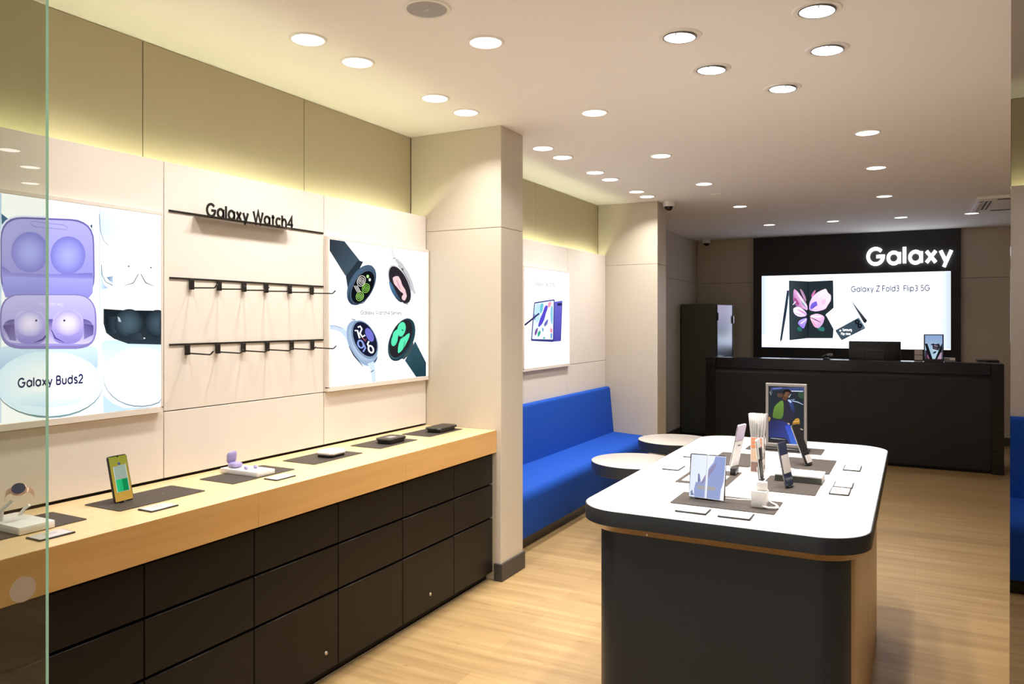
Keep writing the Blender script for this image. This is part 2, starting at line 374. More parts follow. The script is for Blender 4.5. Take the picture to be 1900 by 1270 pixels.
ART_BUDS = [
 ["p",[[1.691,1.908],[1.745,1.902],[1.745,1.166],[1.691,1.166]],[230,242,252],[255,255,255],[[1.699,1.627],[1.745,1.629]]],
 ["p",[[1.335,1.908],[1.383,1.908],[1.383,1.17],[1.335,1.169]],[205,225,245],[255,255,255],[[1.377,1.614],[1.335,1.612]]],
 ["s",[[1.713,1.907],[1.715,1.525]],[[1.715,1.907],[1.717,1.525]],[205,215,225],0],
 ["p",[[1.383,1.844],[1.408,1.826],[1.392,1.808],[1.384,1.81]],[70,115,155]],
 ["p",[[1.662,1.824],[1.688,1.844],[1.688,1.808],[1.676,1.818]],[60,95,130]],
 ["p",[[1.376,1.762],[1.378,1.786],[1.384,1.806],[1.394,1.822],[1.409,1.834],[1.428,1.842],[1.451,1.846],[1.61,1.859],[1.636,1.858],[1.659,1.853],[1.676,1.842],[1.689,1.826],[1.697,1.805],[1.7,1.779],[1.702,1.66],[1.7,1.633],[1.692,1.611],[1.68,1.594],[1.663,1.581],[1.641,1.573],[1.614,1.57],[1.451,1.567],[1.428,1.568],[1.409,1.574],[1.394,1.585],[1.384,1.6],[1.378,1.619],[1.376,1.643]],[238,240,255]],
 ["p",[[1.38,1.761],[1.382,1.784],[1.388,1.803],[1.398,1.818],[1.412,1.83],[1.43,1.837],[1.453,1.841],[1.609,1.853],[1.634,1.853],[1.656,1.847],[1.673,1.837],[1.685,1.822],[1.693,1.801],[1.695,1.776],[1.697,1.66],[1.695,1.634],[1.688,1.613],[1.676,1.596],[1.66,1.584],[1.639,1.577],[1.613,1.574],[1.453,1.57],[1.43,1.572],[1.412,1.577],[1.398,1.588],[1.388,1.602],[1.382,1.62],[1.38,1.643]],[120,115,185]],
 ["p",[[1.384,1.758],[1.386,1.78],[1.392,1.798],[1.401,1.813],[1.415,1.824],[1.432,1.831],[1.454,1.835],[1.608,1.847],[1.633,1.846],[1.653,1.841],[1.669,1.832],[1.681,1.817],[1.688,1.798],[1.69,1.773],[1.692,1.662],[1.69,1.637],[1.683,1.617],[1.671,1.601],[1.656,1.59],[1.635,1.582],[1.611,1.58],[1.454,1.575],[1.432,1.577],[1.415,1.582],[1.401,1.592],[1.392,1.606],[1.386,1.624],[1.384,1.645]],[196,192,240],[165,160,232],[[1.525,1.846],[1.525,1.606]]],
 ["s",[[1.477,1.829],[1.588,1.828],[1.596,1.824],[1.594,1.815],[1.487,1.814],[1.477,1.82]],[[1.477,1.831],[1.588,1.83],[1.598,1.825],[1.594,1.813],[1.486,1.812],[1.475,1.818]],[150,146,214],1],
 ["p",[[1.385,1.676],[1.414,1.655],[1.525,1.656],[1.689,1.67],[1.692,1.649],[1.525,1.637],[1.387,1.64]],[135,128,212],[175,172,240],[[1.525,1.668],[1.525,1.637]]],
 ["p",[[1.387,1.642],[1.691,1.649],[1.689,1.598],[1.676,1.581],[1.395,1.574],[1.387,1.601]],[182,180,246],[160,156,232],[[1.525,1.644],[1.525,1.579]]],
 ["e",[1.472,1.727],[[1.533,1.738],[1.533,1.723],[1.53,1.708],[1.524,1.694],[1.515,1.681],[1.505,1.671],[1.492,1.664],[1.479,1.66],[1.465,1.66],[1.452,1.663],[1.44,1.668],[1.43,1.677],[1.422,1.689],[1.416,1.702],[1.413,1.716],[1.413,1.731],[1.416,1.745],[1.422,1.759],[1.43,1.771],[1.44,1.781],[1.452,1.789],[1.465,1.793],[1.479,1.794],[1.492,1.792],[1.504,1.787],[1.515,1.778],[1.524,1.767],[1.53,1.753]],[192,196,250],[146,142,226]],
 ["e",[1.599,1.726],[[1.662,1.726],[1.659,1.711],[1.654,1.697],[1.645,1.684],[1.634,1.674],[1.622,1.666],[1.609,1.661],[1.595,1.659],[1.581,1.661],[1.569,1.666],[1.558,1.674],[1.549,1.685],[1.543,1.697],[1.54,1.711],[1.539,1.725],[1.542,1.74],[1.547,1.754],[1.555,1.766],[1.565,1.777],[1.577,1.785],[1.59,1.79],[1.604,1.792],[1.618,1.791],[1.631,1.786],[1.642,1.779],[1.651,1.768],[1.658,1.756],[1.662,1.741]],[188,194,250],[140,138,222]],
 ["p",[[1.376,1.392],[1.376,1.4],[1.378,1.407],[1.382,1.412],[1.387,1.415],[1.393,1.417],[1.4,1.418],[1.677,1.409],[1.687,1.408],[1.694,1.406],[1.7,1.401],[1.704,1.396],[1.707,1.388],[1.708,1.379],[1.708,1.343],[1.707,1.334],[1.704,1.327],[1.7,1.321],[1.694,1.318],[1.687,1.316],[1.677,1.315],[1.4,1.332],[1.393,1.333],[1.387,1.336],[1.382,1.34],[1.378,1.345],[1.376,1.352],[1.376,1.36]],[226,240,252],[196,220,243],[[1.532,1.414],[1.532,1.345]]],
 ["p",[[1.378,1.516],[1.38,1.537],[1.385,1.554],[1.394,1.568],[1.407,1.578],[1.424,1.584],[1.444,1.586],[1.622,1.592],[1.645,1.591],[1.665,1.585],[1.681,1.575],[1.692,1.56],[1.7,1.541],[1.703,1.518],[1.704,1.474],[1.702,1.451],[1.696,1.432],[1.686,1.417],[1.671,1.407],[1.651,1.402],[1.628,1.4],[1.444,1.406],[1.424,1.409],[1.407,1.415],[1.394,1.425],[1.385,1.439],[1.38,1.456],[1.378,1.477]],[150,140,205]],
 ["p",[[1.383,1.516],[1.385,1.536],[1.39,1.552],[1.398,1.565],[1.411,1.575],[1.426,1.581],[1.446,1.583],[1.621,1.588],[1.643,1.587],[1.662,1.582],[1.677,1.572],[1.688,1.558],[1.695,1.54],[1.697,1.518],[1.698,1.481],[1.697,1.459],[1.691,1.441],[1.681,1.427],[1.666,1.418],[1.648,1.412],[1.625,1.411],[1.446,1.416],[1.426,1.419],[1.411,1.425],[1.398,1.434],[1.39,1.447],[1.385,1.463],[1.383,1.483]],[214,208,246],[176,166,230],[[1.532,1.586],[1.532,1.427]]],
 ["t","SOUND BY AKG",1.5,1.551,1.584,0.009,0.12,[240,238,252]],
 ["p",[[1.387,1.465],[1.388,1.477],[1.39,1.487],[1.395,1.495],[1.402,1.5],[1.411,1.503],[1.423,1.504],[1.649,1.505],[1.663,1.504],[1.674,1.5],[1.683,1.494],[1.689,1.485],[1.693,1.475],[1.695,1.461],[1.695,1.458],[1.694,1.445],[1.69,1.434],[1.684,1.426],[1.675,1.42],[1.664,1.417],[1.65,1.417],[1.427,1.426],[1.415,1.428],[1.405,1.431],[1.398,1.437],[1.392,1.445],[1.389,1.455],[1.387,1.467]],[112,98,176],[226,218,250],[[1.532,1.496],[1.532,1.419]]],
 ["p",[[1.387,1.483],[1.427,1.49],[1.428,1.433],[1.408,1.437]],[92,78,146],[150,138,205],[[1.389,1.483],[1.43,1.443]]],
 ["p",[[1.657,1.489],[1.692,1.482],[1.691,1.449],[1.657,1.433]],[92,78,146],[150,138,205],[[1.691,1.482],[1.657,1.439]]],
 ["p",[[1.422,1.492],[1.423,1.504],[1.426,1.515],[1.431,1.522],[1.438,1.528],[1.448,1.531],[1.46,1.533],[1.482,1.532],[1.495,1.531],[1.506,1.527],[1.514,1.521],[1.52,1.513],[1.524,1.502],[1.526,1.489],[1.527,1.462],[1.526,1.449],[1.523,1.438],[1.517,1.43],[1.509,1.425],[1.499,1.422],[1.486,1.421],[1.465,1.422],[1.453,1.424],[1.443,1.427],[1.435,1.433],[1.429,1.442],[1.425,1.452],[1.424,1.465]],[216,206,246],[160,146,222],[[1.465,1.523],[1.465,1.426]]],
 ["e",[1.471,1.49],[[1.517,1.489],[1.516,1.48],[1.513,1.47],[1.507,1.462],[1.5,1.455],[1.491,1.45],[1.481,1.447],[1.471,1.447],[1.46,1.448],[1.451,1.451],[1.442,1.456],[1.435,1.463],[1.43,1.471],[1.427,1.48],[1.425,1.49],[1.427,1.499],[1.43,1.508],[1.435,1.516],[1.442,1.523],[1.451,1.528],[1.46,1.532],[1.471,1.533],[1.481,1.532],[1.491,1.529],[1.5,1.524],[1.507,1.517],[1.513,1.508],[1.516,1.499]],[246,240,254],[196,184,240]],
 ["p",[[1.545,1.489],[1.547,1.502],[1.551,1.513],[1.558,1.522],[1.566,1.528],[1.577,1.531],[1.591,1.533],[1.611,1.533],[1.625,1.532],[1.636,1.528],[1.644,1.522],[1.65,1.514],[1.654,1.503],[1.655,1.489],[1.654,1.463],[1.652,1.45],[1.648,1.438],[1.641,1.43],[1.632,1.424],[1.62,1.42],[1.607,1.419],[1.585,1.42],[1.572,1.421],[1.561,1.425],[1.553,1.431],[1.548,1.439],[1.544,1.45],[1.544,1.463]],[216,206,246],[160,146,222],[[1.599,1.524],[1.599,1.422]]],
 ["e",[1.599,1.491],[[1.649,1.49],[1.648,1.481],[1.644,1.471],[1.638,1.463],[1.63,1.456],[1.621,1.451],[1.61,1.448],[1.599,1.447],[1.589,1.448],[1.578,1.452],[1.569,1.457],[1.562,1.464],[1.556,1.472],[1.553,1.481],[1.551,1.491],[1.553,1.5],[1.556,1.509],[1.562,1.518],[1.569,1.524],[1.578,1.53],[1.589,1.533],[1.599,1.534],[1.61,1.533],[1.621,1.53],[1.63,1.525],[1.638,1.518],[1.644,1.51],[1.648,1.5]],[246,240,254],[196,184,240]],
 ["s",[[1.485,1.426],[1.515,1.434],[1.534,1.461]],[[1.485,1.427],[1.512,1.438],[1.533,1.463]],[70,58,130],0],
 ["s",[[1.541,1.468],[1.553,1.439],[1.588,1.422]],[[1.543,1.469],[1.556,1.442],[1.588,1.423]],[70,58,130],0],
 ["e",[1.492,1.5],[[1.495,1.5],[1.495,1.499],[1.495,1.498],[1.494,1.498],[1.494,1.497],[1.493,1.497],[1.492,1.496],[1.492,1.496],[1.491,1.496],[1.49,1.497],[1.49,1.497],[1.489,1.498],[1.489,1.498],[1.488,1.499],[1.488,1.5],[1.488,1.5],[1.489,1.501],[1.489,1.502],[1.49,1.502],[1.49,1.503],[1.491,1.503],[1.492,1.503],[1.492,1.503],[1.493,1.503],[1.494,1.502],[1.494,1.502],[1.495,1.501],[1.495,1.5]],[40,36,60],[40,36,60]],
 ["e",[1.587,1.5],[[1.59,1.5],[1.59,1.499],[1.59,1.498],[1.589,1.498],[1.589,1.497],[1.588,1.497],[1.587,1.496],[1.587,1.496],[1.586,1.496],[1.585,1.497],[1.584,1.497],[1.584,1.498],[1.583,1.498],[1.583,1.499],[1.583,1.5],[1.583,1.501],[1.583,1.501],[1.584,1.502],[1.584,1.502],[1.585,1.503],[1.586,1.503],[1.587,1.503],[1.587,1.503],[1.588,1.503],[1.589,1.502],[1.589,1.502],[1.59,1.501],[1.59,1.501]],[40,36,60],[40,36,60]],
 ["s",[[1.724,1.25],[1.713,1.228],[1.694,1.209],[1.669,1.194],[1.639,1.183],[1.605,1.176],[1.57,1.174],[1.534,1.175],[1.498,1.182],[1.465,1.191],[1.435,1.204],[1.41,1.22],[1.389,1.238],[1.374,1.258],[1.365,1.279]],[[1.725,1.249],[1.715,1.227],[1.696,1.206],[1.672,1.19],[1.641,1.177],[1.607,1.17],[1.571,1.167],[1.534,1.169],[1.498,1.175],[1.464,1.186],[1.433,1.2],[1.408,1.217],[1.387,1.236],[1.373,1.257],[1.364,1.278]],[128,160,162],0],
 ["e",[1.534,1.286],[[1.725,1.272],[1.72,1.246],[1.705,1.223],[1.681,1.203],[1.65,1.188],[1.614,1.178],[1.574,1.174],[1.534,1.176],[1.494,1.183],[1.458,1.195],[1.426,1.211],[1.4,1.231],[1.38,1.252],[1.369,1.275],[1.365,1.299],[1.369,1.322],[1.38,1.343],[1.4,1.362],[1.426,1.377],[1.458,1.389],[1.494,1.395],[1.534,1.396],[1.574,1.392],[1.614,1.382],[1.65,1.367],[1.681,1.348],[1.705,1.324],[1.72,1.299]],[255,255,255],[232,246,255]],
 ["p",[[1.408,1.263],[1.668,1.251],[1.639,1.207],[1.532,1.204],[1.439,1.223]],[244,252,255],[222,240,252],[[1.532,1.262],[1.532,1.204]]],
 ["t","Galaxy Buds2",1.432,1.281,1.653,0.028,0.3,[38,36,84]],
 ["p",[[1.714,1.898],[1.965,1.899],[1.965,1.792],[1.761,1.767],[1.718,1.818]],[255,255,255],[224,236,248],[[1.793,1.819],[1.726,1.804]]],
 ["s",[[1.712,1.883],[1.716,1.821],[1.73,1.786],[1.754,1.768]],[[1.715,1.884],[1.719,1.822],[1.732,1.787],[1.756,1.77]],[150,170,190],0],
 ["p",[[1.718,1.686],[1.729,1.672],[1.771,1.636],[1.741,1.607],[1.718,1.613]],[150,180,215],[225,238,250],[[1.745,1.651],[1.718,1.65]]],
 ["p",[[1.722,1.731],[1.722,1.744],[1.726,1.755],[1.732,1.764],[1.741,1.771],[1.753,1.775],[1.767,1.778],[1.966,1.791],[1.966,1.791],[1.966,1.788],[1.966,1.782],[1.966,1.773],[1.966,1.761],[1.966,1.746],[1.966,1.673],[1.966,1.659],[1.966,1.646],[1.966,1.637],[1.966,1.629],[1.966,1.625],[1.966,1.623],[1.773,1.615],[1.758,1.616],[1.746,1.619],[1.737,1.625],[1.73,1.633],[1.726,1.644],[1.724,1.657]],[255,255,255]],
 ["s",[[1.72,1.701],[1.722,1.664],[1.736,1.639],[1.764,1.627]],[[1.723,1.701],[1.725,1.665],[1.738,1.641],[1.766,1.63]],[120,140,155],0],
 ["p",[[1.741,1.657],[1.765,1.663],[1.766,1.636],[1.752,1.644]],[90,125,160],[200,220,240],[[1.745,1.651],[1.766,1.645]]],
 ["s",[[1.81,1.629],[1.848,1.639],[1.87,1.674]],[[1.809,1.63],[1.846,1.642],[1.867,1.675]],[95,110,120],0],
 ["s",[[1.878,1.675],[1.897,1.643],[1.937,1.631]],[[1.881,1.676],[1.9,1.646],[1.938,1.632]],[95,110,120],0],
 ["e",[1.829,1.702],[[1.832,1.702],[1.832,1.702],[1.832,1.701],[1.831,1.701],[1.831,1.7],[1.83,1.7],[1.829,1.699],[1.829,1.699],[1.828,1.699],[1.827,1.699],[1.826,1.7],[1.826,1.7],[1.826,1.701],[1.825,1.701],[1.825,1.702],[1.825,1.703],[1.826,1.703],[1.826,1.704],[1.826,1.704],[1.827,1.705],[1.828,1.705],[1.829,1.705],[1.829,1.705],[1.83,1.705],[1.831,1.705],[1.831,1.704],[1.832,1.704],[1.832,1.703]],[90,95,100],[90,95,100]],
 ["e",[1.922,1.703],[[1.925,1.703],[1.925,1.702],[1.925,1.702],[1.925,1.701],[1.924,1.7],[1.923,1.7],[1.923,1.7],[1.922,1.7],[1.921,1.7],[1.92,1.7],[1.92,1.7],[1.919,1.701],[1.919,1.701],[1.918,1.702],[1.918,1.702],[1.918,1.703],[1.919,1.704],[1.919,1.704],[1.92,1.705],[1.92,1.705],[1.921,1.706],[1.922,1.706],[1.923,1.706],[1.923,1.706],[1.924,1.705],[1.925,1.705],[1.925,1.704],[1.925,1.704]],[90,95,100],[90,95,100]],
 ["p",[[1.72,1.588],[1.72,1.597],[1.722,1.604],[1.726,1.61],[1.732,1.614],[1.74,1.617],[1.749,1.618],[1.966,1.628],[1.966,1.628],[1.966,1.625],[1.966,1.621],[1.966,1.615],[1.966,1.607],[1.966,1.597],[1.966,1.57],[1.966,1.56],[1.966,1.552],[1.966,1.546],[1.966,1.542],[1.966,1.539],[1.966,1.538],[1.755,1.541],[1.745,1.542],[1.737,1.545],[1.731,1.549],[1.726,1.554],[1.723,1.562],[1.721,1.571]],[255,255,255]],
 ["p",[[1.722,1.401],[1.722,1.41],[1.724,1.417],[1.728,1.422],[1.734,1.426],[1.742,1.428],[1.751,1.429],[1.966,1.416],[1.966,1.415],[1.966,1.412],[1.966,1.407],[1.966,1.4],[1.966,1.392],[1.966,1.382],[1.966,1.382],[1.966,1.372],[1.966,1.364],[1.966,1.357],[1.966,1.352],[1.966,1.349],[1.966,1.348],[1.757,1.336],[1.747,1.336],[1.739,1.338],[1.733,1.342],[1.728,1.348],[1.725,1.355],[1.724,1.364]],[214,234,250],[236,245,252],[[1.834,1.42],[1.834,1.359]]],
 ["p",[[1.729,1.542],[1.81,1.538],[1.966,1.538],[1.966,1.406],[1.826,1.413],[1.769,1.433],[1.739,1.455],[1.729,1.489]],[28,36,42],[48,60,68],[[1.834,1.526],[1.834,1.412]]],
 ["p",[[1.736,1.511],[1.781,1.515],[1.785,1.455],[1.761,1.451],[1.741,1.467]],[20,26,32],[60,76,86],[[1.737,1.481],[1.785,1.481]]],
 ["e",[1.829,1.488],[[1.89,1.488],[1.888,1.476],[1.883,1.464],[1.876,1.454],[1.866,1.445],[1.855,1.439],[1.842,1.435],[1.829,1.434],[1.815,1.435],[1.803,1.44],[1.792,1.446],[1.782,1.455],[1.776,1.465],[1.771,1.477],[1.77,1.489],[1.771,1.5],[1.776,1.512],[1.782,1.522],[1.792,1.531],[1.803,1.537],[1.815,1.541],[1.829,1.543],[1.842,1.542],[1.855,1.538],[1.866,1.531],[1.876,1.523],[1.883,1.512],[1.888,1.5]],[82,104,118],[38,48,56]],
 ["e",[1.951,1.488],[[1.966,1.488],[1.966,1.476],[1.966,1.464],[1.966,1.454],[1.966,1.445],[1.966,1.439],[1.964,1.435],[1.951,1.434],[1.938,1.436],[1.926,1.44],[1.916,1.447],[1.907,1.455],[1.9,1.465],[1.896,1.476],[1.895,1.488],[1.896,1.5],[1.9,1.511],[1.907,1.521],[1.916,1.529],[1.926,1.536],[1.938,1.54],[1.951,1.541],[1.964,1.54],[1.966,1.536],[1.966,1.53],[1.966,1.522],[1.966,1.511],[1.966,1.5]],[74,94,108],[34,44,52]],
 ["p",[[1.783,1.515],[1.793,1.509],[1.798,1.494],[1.787,1.496]],[190,200,208]],
 ["e",[1.893,1.432],[[1.897,1.432],[1.897,1.432],[1.897,1.431],[1.896,1.43],[1.896,1.43],[1.895,1.43],[1.894,1.429],[1.893,1.429],[1.892,1.429],[1.891,1.43],[1.89,1.43],[1.89,1.431],[1.889,1.431],[1.889,1.432],[1.889,1.432],[1.889,1.433],[1.889,1.434],[1.89,1.434],[1.89,1.435],[1.891,1.435],[1.892,1.435],[1.893,1.435],[1.894,1.435],[1.895,1.435],[1.896,1.435],[1.896,1.434],[1.897,1.434],[1.897,1.433]],[220,225,230],[220,225,230]],
 ["p",[[1.826,1.449],[1.881,1.453],[1.887,1.426],[1.834,1.429]],[40,50,58],[62,76,86],[[1.834,1.45],[1.877,1.427]]],
 ["s",[[1.966,1.237],[1.966,1.214],[1.966,1.196],[1.955,1.184],[1.921,1.177],[1.886,1.176],[1.85,1.181],[1.817,1.191],[1.787,1.206],[1.763,1.225],[1.744,1.247],[1.733,1.271],[1.729,1.296]],[[1.966,1.236],[1.966,1.212],[1.966,1.193],[1.958,1.179],[1.923,1.172],[1.886,1.171],[1.849,1.176],[1.815,1.187],[1.785,1.203],[1.76,1.223],[1.742,1.246],[1.731,1.271],[1.727,1.296]],[140,165,178],0],
 ["e",[1.877,1.289],[[1.966,1.279],[1.966,1.253],[1.966,1.23],[1.966,1.209],[1.966,1.194],[1.946,1.183],[1.912,1.178],[1.877,1.179],[1.842,1.185],[1.81,1.196],[1.782,1.211],[1.759,1.23],[1.742,1.252],[1.731,1.275],[1.728,1.299],[1.731,1.322],[1.742,1.344],[1.759,1.364],[1.782,1.38],[1.81,1.392],[1.842,1.399],[1.877,1.4],[1.912,1.396],[1.946,1.387],[1.966,1.372],[1.966,1.353],[1.966,1.33],[1.966,1.305]],[255,255,255],[234,246,254]],
 ["p",[[1.726,1.232],[1.761,1.199],[1.81,1.175],[1.965,1.166],[1.965,1.166],[1.729,1.166]],[206,228,248]],
]
